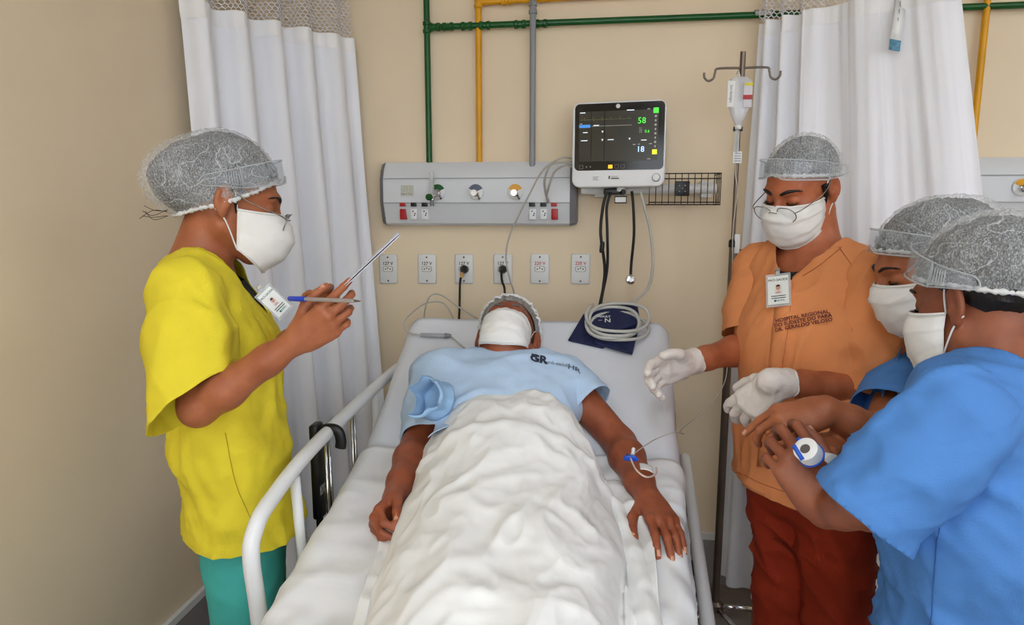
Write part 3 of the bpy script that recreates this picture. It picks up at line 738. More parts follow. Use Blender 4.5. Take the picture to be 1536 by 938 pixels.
MB().box(bc+A(.006, -.0235, .002), bc+A(.035, -.0225, .016)).build('label_band', M_red, IB, False)
MB().box(bc+A(.01, -.0235, .044), bc+A(.035, -.0225, .053)).build('label_strip', mat('label_yellow', (206, 196, 40), .5, var=.1), IB, False)
LB = MB().box(bc+A(-.042, -.023, -.02), bc+A(-.02, -.021, .06)).build('side_label', M_plast, IB, False)
V_, F_ = text_mesh('Soro fisiologico', .012); W_ = bc+A(-.031, -.0236, .02)+V_[:, :1]*A(0, 0, -1)*.72+V_[:, 1:2]*A(1, 0, 0)
mesh('printed_text', W_, F_, M_blktxt, LB, False)
MB().lathe([(.010, -.008), (.012, -.002), (.008, .006)], bc-A(0, 0, .08), ZU, 14).build('spike_port', M_plast, IB, hard=40)
for s in (-1, 1): MB().lathe([(.004, -.008), (.004, .006)], bc+A(s*.011, 0, -.086), ZU, 8).build('port_cap', M_black, IB, hard=40)
DL = root('infusion_line', bc-A(0, 0, .09), 'clear infusion line with drip chamber running down beside the pole', 'infusion line')
cc = bc-A(.002, 0, .1)
MB().lathe([(.004, .012), (.0085, .008), (.0085, -.055), (.004, -.062)], cc, ZU, 14).build('drip_chamber', M_clear, DL, hard=40)
MB().lathe([(.0075, .012), (.0065, .02)], cc, ZU, 12).build('chamber_cap', M_white, DL, hard=40)
MB().box(atY(1106, 236, by_)+A(-.014, -.001, -.019), atY(1106, 236, by_)+A(.014, .001, .019)).build('line_label', M_plast, DL, False)
for k in range(4): q = atY(1106, 236, by_)+A(0, -.0015, .012-.008*k); MB().box(q+A(-.01, 0, -.001), q+A(.01, .0005, .001)).build('line_print', mat('print_violet', (130, 125, 160), .6, var=.1), DL, False)
MB().tube(spline([cc-A(0, 0, .06), atY(1103, 260, by_), atY(1106, 285, by_), atY(1102, 320, by_), atY(1099, 352, by_), atY(1098, 420, by_), atY(1092, 500, by_), atY(1088, 570, by_-.05), atY(1060, 612, 2.1), atY(1022, 645, 1.95), A(.25, 1.78, .90), A(.215, 1.71, .925), A(.16, 1.65, .925), atZ(945, 685, .945)], 10), .0014, 6).build('tubing', mat('tubing_clear', (205, 200, 192), .25, var=.05), DL)

# ------------------------------------------------------------------ bed
BX = -.19; BW = .415
M_sheet = mat('sheet_cotton', (218, 221, 228), .85, var=.03, vscale=4, bump=.1, bscale=60, wr=.35, wscale=5, wdist=.02)
M_draw = mat('draw_sheet_cotton', (228, 229, 230), .85, var=.03, vscale=5, bump=.12, bscale=55, wr=.9, wscale=7, wdist=.03)
M_blank = mat('blanket_cotton', (232, 232, 230), .85, var=.03, vscale=6, bump=.12, bscale=50, wr=.7, wscale=9, wdist=.02)
HY, BS = 1.62, .47
def bedz(Y):
    """top of the mattress along the bed"""
    Y = np.asarray(Y, float); t = Y-HY; return .77+.13*(Y-1.0)+BS*np.where(t > .06, t, np.where(t < -.06, 0, (t+.06)**2/.24))
def bedx(Y): return BX+.02*(Y-1.6)
def bedw(Y): return 1-.10*min(max(1.6-Y, 0), .6)/.6
BED = root('hospital_bed', (BX, 1.35, 0), 'white hospital bed with raised backrest and side rails', 'bed')
ys = np.concatenate([np.linspace(.2, 1.4, 8), np.linspace(1.46, 1.76, 9), np.linspace(1.82, 2.09, 6)])
P = []
for y in ys:
    z = float(bedz(y)); pr = rrect(-BW+.012, -.13, BW-.012, -.012, .045, 5); P.append([A(bedx(y)+a*bedw(y), y+(.0 if y < HY else -b*.35), z+b) for a, b in pr+[pr[0]]])
mb = MB().grid(P); n_ = len(P[0]); mb.F += [tuple(range(n_-1, -1, -1)), tuple((len(P)-1)*n_+k for k in range(n_))]
mb.build('mattress', mat('mattress_vinyl', (190, 200, 215), .5, var=.05), BED)
fr = MB()
for s in (-1, 1): fr.box((BX+s*.37-.02, .16, .50), (BX+s*.37+.02, 2.1, .56), .004)
for y in (.18, .8, 1.5, 2.08): fr.box((BX-.37, y-.02, .50), (BX+.37, y+.02, .55), .004)
fr.build('deck_frame', M_white, BED, hard=40)

q00 = A(0, .18, float(bedz(.18))-.165); q0 = A(0, 1.62, float(bedz(1.62))-.165); q1 = A(0, 2.12, float(bedz(2.12))-.165)
for q0, q1, nm_ in ((q00, q0, 'deck_panel'), (q0, q1, 'back_panel')):
  MB().add([A(BX+s*.40, *(q0+A(0, 0, t))[1:]) for t in (0, .025) for s in (-1, 1)]+[A(BX+s*.40, *(q1+A(0, 0, t))[1:]) for t in (0, .025) for s in (-1, 1)],
         [(0, 1, 3, 2), (4, 6, 7, 5), (0, 4, 5, 1), (2, 3, 7, 6), (0, 2, 6, 4), (1, 5, 7, 3)]).build(nm_, M_plastg, BED, hard=40)
bs = MB()
for s in (-1, 1): bs.box((BX+s*.33-.025, .35, .18), (BX+s*.33+.025, 2.0, .24), .004)
for y in (.4, 1.95): bs.box((BX-.33, y-.025, .18), (BX+.33, y+.025, .24), .004)
bs.build('base_frame', M_white, BED, hard=40)
for y in (.7, 1.7):
    for s in (-1, 1): MB().tube([A(BX+s*.3, y, .22), A(BX+s*.3, y+.12, .52)], .02, 10).build('lift_arm', M_steel, BED, hard=50)
for sx in (-1, 1):
    for y in (.4, 2.0):
        c = A(BX+sx*.36, y, .07)
        w = MB().lathe([(.05, -.018), (.066, -.015), (.066, .015), (.05, .018)], c, XR, 22).build('caster', M_black, BED, hard=40)
        MB().tube([c+A(0, 0, .02), c+A(0, 0, .13)], .016, 10).build('caster_fork', M_chrome, w)
# headboard hidden low, footboard out of frame
MB().box((BX-.42, .13, .40), (BX+.42, .16, .82), .01, seg=3).build('footboard', M_plast, BED, hard=40)
# left rail, raised
LX = -.642
def LR(px, py, x=LX): return atX(px, py, x)
r1 = LR(592, 556); r2 = LR(480, 660); r3 = LR(405, 752); r4 = LR(381, 800); r5 = LR(377, 840); r6 = LR(386, 905)
RL = MB().tube(spline([r1+A(.06, .02, -.03), r1+A(.02, .012, -.002), r1+A(0, -.02, .0), r2, r3, r4, r5, r6, r6-A(0, -.01, .12)], 8), .0165, 14).build('side_rail', M_white, BED)
for p, q in (((442, 716), (455, 830)), ((562, 583), (565, 640))):
    a = LR(*p); MB().tube([a, A(LX+.004, LR(*q)[1], .58)], .0115, 10).build('rail_post', M_white, RL)
for p, q in (((487, 655), (497, 760)), ((492, 650), (503, 750)), ((526, 620), (536, 710)), ((530, 617), (540, 705))):
    a = LR(*p, LX-.004); MB().tube([a, A(LX-.004, LR(*q)[1], .55)], .005, 8).build('rail_rod', M_chrome, RL)
MB().box((LX-.015, 1.15, .53), (LX+.03, 2.2, .57), .004).build('rail_mount', M_plastg, RL, hard=40)
# right rail, lowered
ra = atZ(1029, 697, .63); rb = atZ(1062, 938, .60); e = rb+(rb-ra)*.28
RR = MB().tube(spline([ra+A(0, .03, -.12), ra+A(0, .025, -.02), ra, rb, e, e+A(0, -.03, -.04), e+A(0, -.03, -.14)], 8), .0165, 14).build('side_rail', M_white, BED)
for t in (.2, .62, .95):
    p = ra+(e-ra)*t; MB().tube([p, p+A(-.02, .01, -.16)], .009, 8).build('rail_post', M_chrome, RR)
MB().box((.19, 1.2, .42), (.24, 2.25, .46), .004).build('rail_mount', M_plastg, RR, hard=40)
c = atZ(1057, 812, .42); MB().lathe([(.018, -.02), (.024, -.016), (.024, .016), (.018, .02)], A(.32, 1.98, .4), XR, 16).build('release_knob', M_black, RR, hard=40)
MB().tube([A(.22, 1.98, .4), A(.32, 1.98, .4)], .008, 8).build('release_axle', M_chrome, RR)
MB().tube([A(.22, 1.66, .56), A(.262, 1.62, .4), A(.25, 1.6, .15)], .014, 10).build('rail_strut', M_steel, RR)
# handset on left rail
hc = LR(481, 662, LX-.02)
HS = root('bed_handset', hc, 'black bed control handset hooked on the left rail', 'handset')
hM = np.stack([A(.0, 1, 0), A(1, 0, 0), A(0, 0, 1)], 1)
hd = MB()
hd.box(hc+A(-.022, -.02, -.2), hc+A(.0, .022, .045), .006, seg=3); o = hd.build('body', M_black, HS, hard=40)
MB().tube(spline([hc+A(-.01, 0, .02), hc+A(.02, 0, .032), hc+A(.045, 0, .028), hc+A(.052, 0, .005), hc+A(.05, 0, -.015)], 5), .009, 8, flat=1.6).build('hook', M_black, HS)
MB().box(hc+A(.0, -.016, -.135), hc+A(.0015, .016, -.112), .0005).build('maker_label', mat('label_dark', (175, 175, 175), .5, var=.7, vscale=120, rgb2=(40, 40, 40)), o, False)
MB().tube(spline([hc+A(-.012, 0, -.2), hc+A(-.01, 0, -.26), hc+A(.0, .01, -.4), hc+A(.1, .06, -.5)], 8), [.009]*6+[.004]*19, 8).build('cord', M_cord, HS)

# sheets: cloth wrapped over the mattress
def drape(ys, w, hang, name, m, label, lift, amp, seed, nu=150, back=None):
    prof = []
    r = .045; L1 = hang; L2 = r*math.pi/2; L3 = 2*(w-r); tot = 2*L1+2*L2+L3
    for s in np.linspace(0, tot, nu):
        t = s
        if t < L1: prof.append((-w-.004*(1-t/L1), -r-L1+t, -1, 0)); continue
        t -= L1
        if t < L2: a = t/r; prof.append((-w+r-r*math.cos(a), -r+r*math.sin(a), -math.cos(a), math.sin(a))); continue
        t -= L2
        if t < L3: prof.append((-w+r+t, 0, 0, 1)); continue
        t -= L3
        if t < L2: a = t/r; prof.append((w-r+r*math.sin(a), -r+r*math.cos(a), math.sin(a), math.cos(a))); continue
        t -= L2; prof.append((w+.004*t/L1, -r-t, 1, 0))
    prof = np.array(prof); G = []
    for y in ys:
        z = float(bedz(y))+lift
        P = np.stack([bedx(y)+prof[:, 0]*bedw(y), np.full(nu, y), z+prof[:, 1]], 1)
        Q = np.stack([prof[:, 0], np.full(nu, y), prof[:, 1]], 1)
        top = np.clip(prof[:, 3], 0, 1)
        dsp = amp*(.5*noise(Q, (9, 5, 9), seed)+.55*(ridge(Q, (5, 11, 7), seed+3)-.5)*.7+.35*noise(Q, (26, 14, 26), seed+5))
        side = (1-top)*(.007*np.sin(y*34+3*noise(Q, 3, seed+7))+.006*noise(Q, (5, 12, 5), seed+8))*np.clip((-prof[:, 1])/.12, 0, 1)
        N = np.stack([prof[:, 2], np.zeros(nu), prof[:, 3]], 1)
        P = P+N*(np.maximum(dsp, -lift*.6)+side+amp*.3)[:, None]; G.append(P)
    G = np.array(G)
    # hem runs unevenly
    o = MB().grid(G).build(name, m); solid(o, .0016, 1.0); return tag(o, label, 'sheet'), G
drape(np.concatenate([np.linspace(1.45, 1.75, 20), np.linspace(1.77, 2.105, 26)]), BW, .15, 'fitted_sheet', M_sheet, 'bluish white fitted sheet on the raised backrest of the bed', .006, .0035, 1)
o, G = drape(np.linspace(.18, 1.63, 140), BW+.004, .13, 'draw_sheet', M_draw, 'crumpled white draw sheet over the flat part of the bed', .016, .012, 6)
# ------------------------------------------------------------------ people: shared builders
def frame(fwd, up=(0, 0, 1)):
    f = nrmz(fwd); u = np.array(up, float); r = nrmz(np.cross(f, u)); u = np.cross(r, f); return np.stack([r, f, u], 1)
def pitched(yawdir, pitch_down, roll=0.0):
    f = nrmz(A(yawdir[0], yawdir[1], 0)); p = math.radians(pitch_down)
    R = frame(f*math.cos(p)-ZU*math.sin(p))
    if roll:
        a = math.radians(roll); R = R @ np.array([[math.cos(a), 0, math.sin(a)], [0, 1, 0], [-math.sin(a), 0, math.cos(a)]])
    return R
class Head:
    def __init__(s, o, R, sc=1.0): s.o = np.array(o, float); s.R = R; s.s = sc
    def p(s, x, y, z): return s.o+s.R @ (A(x, y, z)*s.s)
    def v(s, x, y, z): return s.R @ A(x, y, z)
    def P(s, Q): return s.o+(np.asarray(Q)*s.s) @ s.R.T
def add_head(S, H, neck, jaw=1.0, nr=.053, es=1.0, eo=0.0):
    p, R, s = H.p, H.R, H.s
    E = lambda c, r, k=.015, op='u': S.ell(p(*c), np.array(r)*s, R, k*s, op)
    C = lambda a, b, ra, rb, k=.012, op='u': S.cap(p(*a), p(*b), ra*s, rb*s, k*s, op)
    E((0, -.014, .038), (.074, .094, .084)); E((0, .028, -.028), (.061*jaw, .066, .083), .03)
    E((0, .049, .034), (.05, .034, .042), .02)
    for q in (-1, 1):
        C((q*.053*jaw, .0, -.052), (q*.018, .07, -.098), .021, .018, .02)
        E((q*.043, .058, -.020), (.02, .02, .019), .018)
        C((q*.006, .088, .030), (q*.038, .078, .030), .012, .010, .012)
    C((0, .07, -.098), (0, .078, -.092), .019, .016, .015)
    C((0, .092, .014), (0, .113, -.026), .0085, .0125, .012)
    for q in (-1, 1): E((q*.0125, .101, -.031), (.0085, .011, .008), .008)
    for q in (-1, 1):
        E((q*.033, .100, .008), (.017, .012, .0105), .010, 's')
        E((q*.032, .0745, .006), (.0155, .0155, .0135), .004)
    E((0, .094, -.058), (.024, .011, .007), .008); E((0, .093, -.067), (.02, .010, .007), .008)
    for q in (-1, 1):
        rr = R @ np.array([[math.cos(q*.35), -math.sin(q*.35), 0], [math.sin(q*.35), math.cos(q*.35), 0], [0, 0, 1]])
        S.ell(p(q*(.081+eo), -.012, .002), A(.0078, .0185, .031)*s*es, rr, .006*s)
        S.ell(p(q*(.090+eo), -.009, .004), A(.007, .011, .020)*s*es, rr, .005*s, 's')
        S.ell(p(q*.082, -.004, -.012), A(.006, .007, .008)*s, rr, .004*s)
        S.ell(p(q*.079, -.006, -.028), A(.006, .009, .010)*s, rr, .006*s)
    S.cap(p(0, -.022, -.03), neck, nr*s, (nr+.006)*s, .025)
HANDP = dict(relaxed=dict(c=[(15, 25, 15), (20, 28, 18), (24, 30, 18), (28, 30, 18)], sp=(7, 1, -5, -11), th=[(.62, .62, -.35), (.86, .4, -.25), (.95, .2, -.2)]))
def add_hand(S, w, dirv, back, side, pose, sc=1.0, off=0.0, bend=None):
    """side +1 right hand, -1 left hand; returns finger tips for nails"""
    x = nrmz(dirv); z = np.array(back, float); z = nrmz(z-x*(z @ x)); y = np.cross(z, x)*side
    w = np.array(w, float)
    def L(a, b, c): return w+(x*a+y*b+z*c)*sc
    tips = []
    B = [(.088, .0285, .002), (.093, .0085, .004), (.088, -.0115, .002), (.079, -.029, -.002)]
    LN = [(.041, .025, .021), (.045, .029, .022), (.041, .027, .022), (.032, .020, .019)]
    RD = [.0092, .0094, .0088, .0078]
    S.ecap(L(0, 0, 0), L(.03, 0, 0), (.0265*sc+off, .019*sc+off), (.031*sc+off, .0175*sc+off), y, .012)
    for i in range(4):
        b = B[i]; S.cap(L(.018, b[1]*.62, -.001), L(*b), .0145*sc+off, .0112*sc+off, .012)
    S.cap(L(.02, -.018, -.008), L(.062, -.026, -.008), .014*sc+off, .0115*sc+off, .012)
    S.cap(L(.03, 0, -.006), L(.07, .002, -.006), .018*sc+off, .014*sc+off, .012)
    for i in range(4):
        a = math.radians(pose['sp'][i]); d0 = x*math.cos(a)+y*math.sin(a); p = L(*B[i]); ang = 0
        for j in range(3):
            ang += math.radians(pose['c'][i][j]); d = d0*math.cos(ang)-z*math.sin(ang)
            q = p+d*LN[i][j]*sc; r0 = RD[i]*(1-.07*j); r1 = RD[i]*(1-.07*(j+1))
            S.cap(p, q, r0*sc+off, r1*sc+off, .0035 if j else .006)
            if j == 2: tips.append((p+(q-p)*.72, d, d0*math.sin(ang)+z*math.cos(ang), r1*sc))
            p = q
    p = L(.020, .022, -.009); RT = [.0145, .0112, .0098, .0085]; LT = [.043, .033, .026]
    for j in range(3):
        t = pose['th'][j]; d = nrmz(x*t[0]+y*t[1]+z*t[2]); q = p+d*LT[j]*sc
        S.cap(p, q, RT[j]*sc+off, RT[j+1]*sc+off, .010 if j == 0 else .004)
        if j == 2:
            nz = nrmz(np.cross(d, np.cross(y*.8+z*.6, d))); tips.append((p+(q-p)*.7, d, nz, RT[3]*sc))
        p = q
    return tips
M_nail = mat('fingernail', (205, 150, 125), .3, var=.05)
def nails(tips, parent, which=range(5)):
    for i in which:
        c, d, n, r = tips[i]; s_ = np.cross(d, n); V = []; Fc = []
        nu, nv = 6, 5; P = []
        for a in np.linspace(-1, 1, nu):
            P.append([c+d*b*r*.95+s_*math.sin(a*1.0)*r*.78+n*(math.cos(a*1.0)*r*.82+r*.2-.0*b) for b in np.linspace(-1, 1, nv)])
        o = MB().grid(P).build('fingernail', M_nail, parent); solid(o, .0012)
def add_arm(S, sh, el, wr, r=1.0, side=None):
    sh, el, wr = map(lambda q: np.array(q, float), (sh, el, wr))
    S.cap(sh, el, .047*r, .039*r, .03)
    m = el+(wr-el)*.28; S.cap(el, m, .037*r, .041*r, .02); m2 = el+(wr-el)*.72
    S.cap(m, m2, .041*r, .031*r, .02); S.cap(m2, wr, .031*r, .0265*r, .02)
def cap_shell(H, name, m, parent, c, rad, tilt, phimax, bulges=(), pleat=.0, tuck=0.0, th=150, ph=46, band=None, seed=0, crinkle=.0, phf=None):
    """head covering: puffed ellipsoid shell around the skull"""
    tl = math.radians(tilt); G = []; rim = []
    pole = A(0, -math.sin(tl), math.cos(tl)); f_ = A(0, math.cos(tl), math.sin(tl)); r_ = A(1, 0, 0)
    TH = np.linspace(0, 2*math.pi, th+1)[:-1]; c = np.array(c, float); rad = np.array(rad, float)
    for t in np.linspace(0.0001, 1, ph):
        D = []
        for a in TH:
            pm = math.radians(phimax+(phf(a) if phf else 0)); phv = pm*t
            D.append(pole*math.cos(phv)+math.sin(phv)*(r_*math.cos(a)+f_*math.sin(a)))
        D = np.array(D); rr = 1/np.linalg.norm(D/rad, axis=1)
        for (b, am, sg) in bulges:
            b = nrmz(b); rr = rr*(1+am*np.exp(-(np.arccos(np.clip(D @ b, -1, 1))/math.radians(sg))**2))
        w = max(0, (t-.55)/.45)
        rr = rr*(1-tuck*w**3)
        if pleat: rr = rr+pleat*w*(np.sin(TH*34+2*np.sin(TH*3))+.6*np.sin(TH*57))*(.6+.4*np.sin(TH*5+seed))
        if crinkle:
            rr = rr+crinkle*(ridge(D, 5, seed+1, 2.5)-.35)+crinkle*.7*noise(D, 9, seed+2)
        G.append(H.P(c+D*rr[:, None]))
    G = np.array(G); n = len(TH); Fc = []
    for i in range(ph-1):
        for k in range(n): Fc.append((i*n+k, (i+1)*n+k, (i+1)*n+(k+1) % n, i*n+(k+1) % n))
    o = mesh(name, G.reshape(-1, 3), Fc, m, parent)
    if band:
        P = G[-1]; cc = P.mean(0); Q = []; rr = []
        Q = [P[k] for k in range(n)]
        rr = [.0042*H.s*(1+.35*math.sin(k*2.3)+.25*math.sin(k*1.1)) for k in range(n)]
        MB().tube(Q, rr, 7, closed=True).build('elastic_band', band, o)
    return o
def make_mask(H, m, parent, kind='flat', width=.071, seed=0, ear=True, skew=0.0, strap=None):
    nu, nv = 41, 29; G = np.zeros((nv, nu, 3))
    vv = np.linspace(0, 1, nv); uu = np.linspace(-1, 1, nu)
    if kind == 'cone': yc = np.interp(vv, [0, .2, .45, .7, 1], [.110, .136, .150, .138, .100]); zc = np.interp(vv, [0, .2, .45, .7, 1], [.004, -.014, -.05, -.092, -.132])
    else: yc = np.interp(vv, [0, .12, .3, .6, .85, 1], [.109, .122, .131, .127, .116, .092]); zc = np.interp(vv, [0, .12, .3, .6, .85, 1], [.002, -.01, -.03, -.07, -.108, -.126])
    for i, v in enumerate(vv):
        ys_ = .012+.02*v if kind != 'cone' else .018+.018*v
        zs = -.012-.075*v if kind != 'cone' else -.010-.082*v
        for j, u in enumerate(uu):
            a = abs(u)
            cw = math.cos(u*math.pi/2)
            k = cw**.62 if kind != 'cone' else (cw**.8)
            x = width*math.sin(u*math.pi/2)*(1 if kind != 'cone' else 1.0)
            if kind != 'cone' : x *= (1+.02*math.sin(v*3))
            y = ys_+(yc[i]-ys_)*k
            z = zs+(zc[i]-zs)*(1-a**1.6)
            G[i, j] = (x, y, z)
    Q = G.reshape(-1, 3)
    N = np.cross(np.gradient(G, axis=1).reshape(-1, 3), np.gradient(G, axis=0).reshape(-1, 3)); N /= np.linalg.norm(N, axis=1)[:, None]+1e-9
    if (N[nu*nv//2] @ A(0, 1, 0)) < 0: N = -N
    V = np.repeat(vv, nu)
    d = .0018*noise(Q, 45, seed)+.0014*ridge(Q, (25, 25, 55), seed+2)
    if kind == 'flat': d = d+.0022*(np.mod(V*3.0+.15*np.sin(np.tile(uu, nv)*2), 1.0)-.5)*(np.abs(np.tile(uu, nv)) < .97)
    Q = Q+N*d[:, None]
    o = MB().grid(H.P(Q.reshape(nv, nu, 3))).build('face_mask', m, parent); solid(o, .0012, -1)
    G2 = H.P(Q.reshape(nv, nu, 3))
    if kind == 'flat':
        for i in (1, nv-2): MB().tube([G2[i, j]+H.R @ (N.reshape(nv, nu, 3)[i, j]*.001) for j in range(nu)], .0011, 5).build('mask_seam', m, o)
    else:
        for j in (1, nu-2): pass
        for i in (1, nv-2): 
            MB().tube([G2[i, j]+H.R @ (N.reshape(nv, nu, 3)[i, j]*.001) for j in range(nu)], .0013, 5).build('mask_seam', m, o)
    if ear:
        ms = strap or M_plast
        for q, j in ((-1, 0), (1, nu-1)):
            for i, pts in ((1, [(q*.078, .004, .024), (q*.083, -.018, .034)]), (nv-2, [(q*.078, .002, -.04), (q*.083, -.022, -.022)])):
                MB().tube(spline([G2[i, j]]+[H.p(*t) for t in pts], 6), .0016*H.s, 6).build('ear_loop', ms, o)
    return o
def make_goggles(H, parent, zc, m, mf_, tilt=25, R0=(.0945, .114), hgt=.05, yoff=-.012):
    c = A(0, yoff, zc); tl = math.radians(tilt); G = []
    def pt(a, h):
        x = R0[0]*math.sin(a); y = R0[1]*math.cos(a)
        q = A(x, y, h); q = A(q[0], q[1]*math.cos(tl)-q[2]*math.sin(tl), q[1]*math.sin(tl)+q[2]*math.cos(tl))
        return H.p(*(c+q))
    TH = np.linspace(-math.radians(78), math.radians(78), 45)
    def hb(a): return -hgt*.5+hgt*.32*math.exp(-(a/.17)**2)
    def ht(a): return hgt*.5-.2*hgt*(abs(a)/1.36)**2
    G = [[pt(a, hb(a)+(ht(a)-hb(a))*t) for a in TH] for t in np.linspace(0, 1, 9)]
    o = MB().grid(G).build('goggles', m, parent); solid(o, .0018)
    edge = [pt(a, hb(a)) for a in TH]+[pt(a, ht(a)) for a in TH[::-1]]
    MB().tube(edge, .0019*H.s, 6, closed=True).build('lens_rim', mf_, o)
    for q in (-1, 1):
        a0 = q*math.radians(78)
        b = [pt(a0, hb(a0)), pt(a0, ht(a0))]; e = [H.p(q*.093, yoff-.045, zc-.030), H.p(q*.093, yoff-.045, zc-.012)]
        mid = [b[0]*.5+e[0]*.5+H.v(q*.006, 0, 0), b[1]*.5+e[1]*.5+H.v(q*.006, 0, 0)]
        s_ = MB().grid([b, mid, e]).build('side_arm', m, o); solid(s_, .002)
        MB().tube(spline([b[1], mid[1], e[1], e[0], mid[0], b[0]], 4), .0014*H.s, 5).build('arm_rim', mf_, s_)
        for k in range(6):
            t = .12+.13*k; a = (b[0]+(mid[0]-b[0])*t); c2 = (b[1]+(mid[1]-b[1])*t); a, c2 = a*.85+c2*.15, a*.15+c2*.85
            MB().tube([a+H.v(q*.002, 0, 0), c2+H.v(q*.002, 0, 0)], .0011*H.s, 5).build('vent_slat', mf_, s_)
    return o
def make_glasses(H, parent, m, z0=-.006, y0=.118, r=.023, tilt=12, shape=1.0):
    tl = math.radians(tilt); ux = H.v(1, 0, 0); uz = H.v(0, math.sin(tl), math.cos(tl))
    first = None
    for q in (-1, 1):
        c = H.p(q*.034, y0-.006, z0); pts = [c+(ux*math.cos(a)*r*1.08*shape+uz*math.sin(a)*r*.95)*H.s+H.v(0, -.006*abs(math.cos(a)), 0) for a in np.linspace(0, 2*math.pi, 33)[:-1]]
        o = MB().tube(pts, .0013*H.s, 6, closed=True).build('eyeglasses' if first is None else 'lens_frame', m, parent if first is None else first)
        if first is None: first = o
        n = len(pts); V = pts+[c]; MB().add(V, [(i, (i+1) % n, n) for i in range(n)]).build('lens', M_lens, first)
        MB().tube(spline([H.p(q*(.034+r*1.05), y0-.012, z0+.006), H.p(q*.074, y0-.03, z0+.012), H.p(q*.083, .03, z0+.022), H.p(q*.084, -.01, .03), H.p(q*.082, -.028, .008)], 5), .0013*H.s, 6).build('temple', m, first)
        MB().tube([H.p(q*.012, y0-.006, z0-.004), H.p(q*.011, y0-.016, z0-.012)], .0012*H.s, 5).build('nose_pad', m, first)
    MB().tube(spline([H.p(-.012, y0-.005, z0+.004), H.p(0, y0+.001, z0+.009), H.p(.012, y0-.005, z0+.004)], 5), .0013*H.s, 6).build('bridge', m, first)
    return first
def brows(H, parent, m, thick=.0042, z=.033, eyes=True):
    for q in (-1, 1):
        pts = spline([H.p(q*.013, .0985, z-.006), H.p(q*.03, .0945, z+.001), H.p(q*.044, .084, z), H.p(q*.055, .071, z-.006)], 6)
        n = len(pts); MB().tube(pts, [H.s*thick*(.75+.4*math.sin(math.pi*min(1, k/n*1.3+.15))) if k < n-3 else H.s*thick*.35 for k in range(n)], 8, flat=.8).build('eyebrow', m, parent)
        if eyes:
            pts = spline([H.p(q*.018, .0885, .001), H.p(q*.026, .0918, -.0015), H.p(q*.036, .0908, -.0025), H.p(q*.046, .0835, .0005)], 5)
            MB().tube(pts, .0015*H.s, 6).build('eyelashes', m, parent)
def skin_obj(S, step, fine, m, parent):
    V, Q = S.mesh(step, fine); V = relax(V, Q, 1, .35)
    o = mesh('body', V, Q.tolist(), m, parent); return o
def cloth(S, name, m, parent, step, disp=None, clips=(), fine=(), thick=.0022, hem=.0):
    V, Q = S.mesh(step, fine); V = relax(V, Q, 2, .4)
    cv = None
    if clips: cv = np.max(np.stack([c(V) for c in clips], 1), 1)
    if disp is not None: V = V+vnormals(V, Q)*disp(V)[:, None]
    if hem and cv is not None:
        N = vnormals(V, Q); V = V+N*(hem*np.clip((cv+.022)/.004, 0, 1))[:, None]
    Fc = Q.tolist()
    if cv is not None: V, Fc = clip(V, Fc, cv)
    o = mesh(name, V, Fc, m, parent)
    if thick: solid(o, thick, 1.0)
    o['_n'] = 0; del o['_n']
    return o
def folds(amp, seed, fz=(9, 9, 3.2), rz=(7, 7, 5), fine=.25, d=None, da=1.0):
    """cloth folds: soft swells, creases and, along d, long narrow ridges"""
    def f(V):
        r = amp*(.7*noise(V, fz, seed)+.8*(ridge(V, rz, seed+2, 2.0)-.3)+fine*noise(V, 34, seed+4))
        if d is not None:
            a = nrmz(d); b = nrmz(np.cross(a, A(.3, .2, 1) if abs(a[2]) < .9 else A(1, 0, 0))); c = np.cross(a, b)
            q = np.stack([V @ a, V @ b, V @ c], 1); q = q+.03*np.stack([noise(V, 5, seed+7)]*3, 1)
            k = np.clip(noise(V, 4, seed+9)+.55, 0, 1)
            r = r+amp*da*k*(1.3*(ridge(q, (2.6, 10, 10), seed+5, 3.0)-.15)+.6*(ridge(q, (4, 21, 21), seed+6, 3.0)-.15))
        return r
    return f
def plane_clip(o, n): o = np.array(o, float); n = nrmz(n); return lambda V: (V-o) @ n
def vneck(o, R, zv, slope, zb, half=.085):
    """remove the neck opening; R columns right, forward, up at o"""
    def f(V):
        q = (V-o) @ R; x = np.abs(q[:, 0]); zc = np.where(q[:, 1] > 0, zv+x*slope, zb+x*.25*(zb < 0)+0*x)
        return np.minimum(q[:, 2]-zc, half-x)
    return f
def decal(s, target, o, right, up, nrm, size, m, parent, bold=0.0, name='printed_text', off=.0045):
    """print lettering on a curved garment"""
    me = target.data; bv = BVHTree.FromPolygons([tuple(v.co) for v in me.vertices], [tuple(p.vertices) for p in me.polygons])
    V, Fc = text_mesh(s, size, bold); o = np.array(o); nrm = nrmz(nrm)
    W = o+V[:, :1]*np.array(right)+V[:, 1:2]*np.array(up); out = []
    for w in W:
        hit = bv.ray_cast(Vector(w+nrm*.12), Vector(-nrm), .3)
        out.append(np.array(hit[0]) if hit[0] is not None else w)
    out = np.array(out); X_ = V[:, 0]; Y_ = V[:, 1]; B_ = np.stack([X_*0+1, X_, Y_, X_*X_, X_*Y_, Y_*Y_], 1); dz = (out-W) @ nrm
    cf = np.linalg.lstsq(B_, dz, rcond=None)[0]; res = dz-B_ @ cf; fit = B_ @ cf+np.clip(res.max(), 0, .006)+off*.75
    out = W+fit[:, None]*nrm
    return mesh(name, out, Fc, m, parent, False)
def hitpx(target, px, py):
    """where a photo pixel meets a garment: point and normal"""
    me = target.data; bv = BVHTree.FromPolygons([tuple(v.co) for v in me.vertices], [tuple(q.vertices) for q in me.polygons])
    r = nrmz(ray(px, py)); h = bv.ray_cast(Vector(CAM), Vector(r), 6)
    if h[0] is None: return at(px, py, 1.5), -r
    n = np.array(h[1]); n = n if n @ r < 0 else -n
    return np.array(h[0]), n
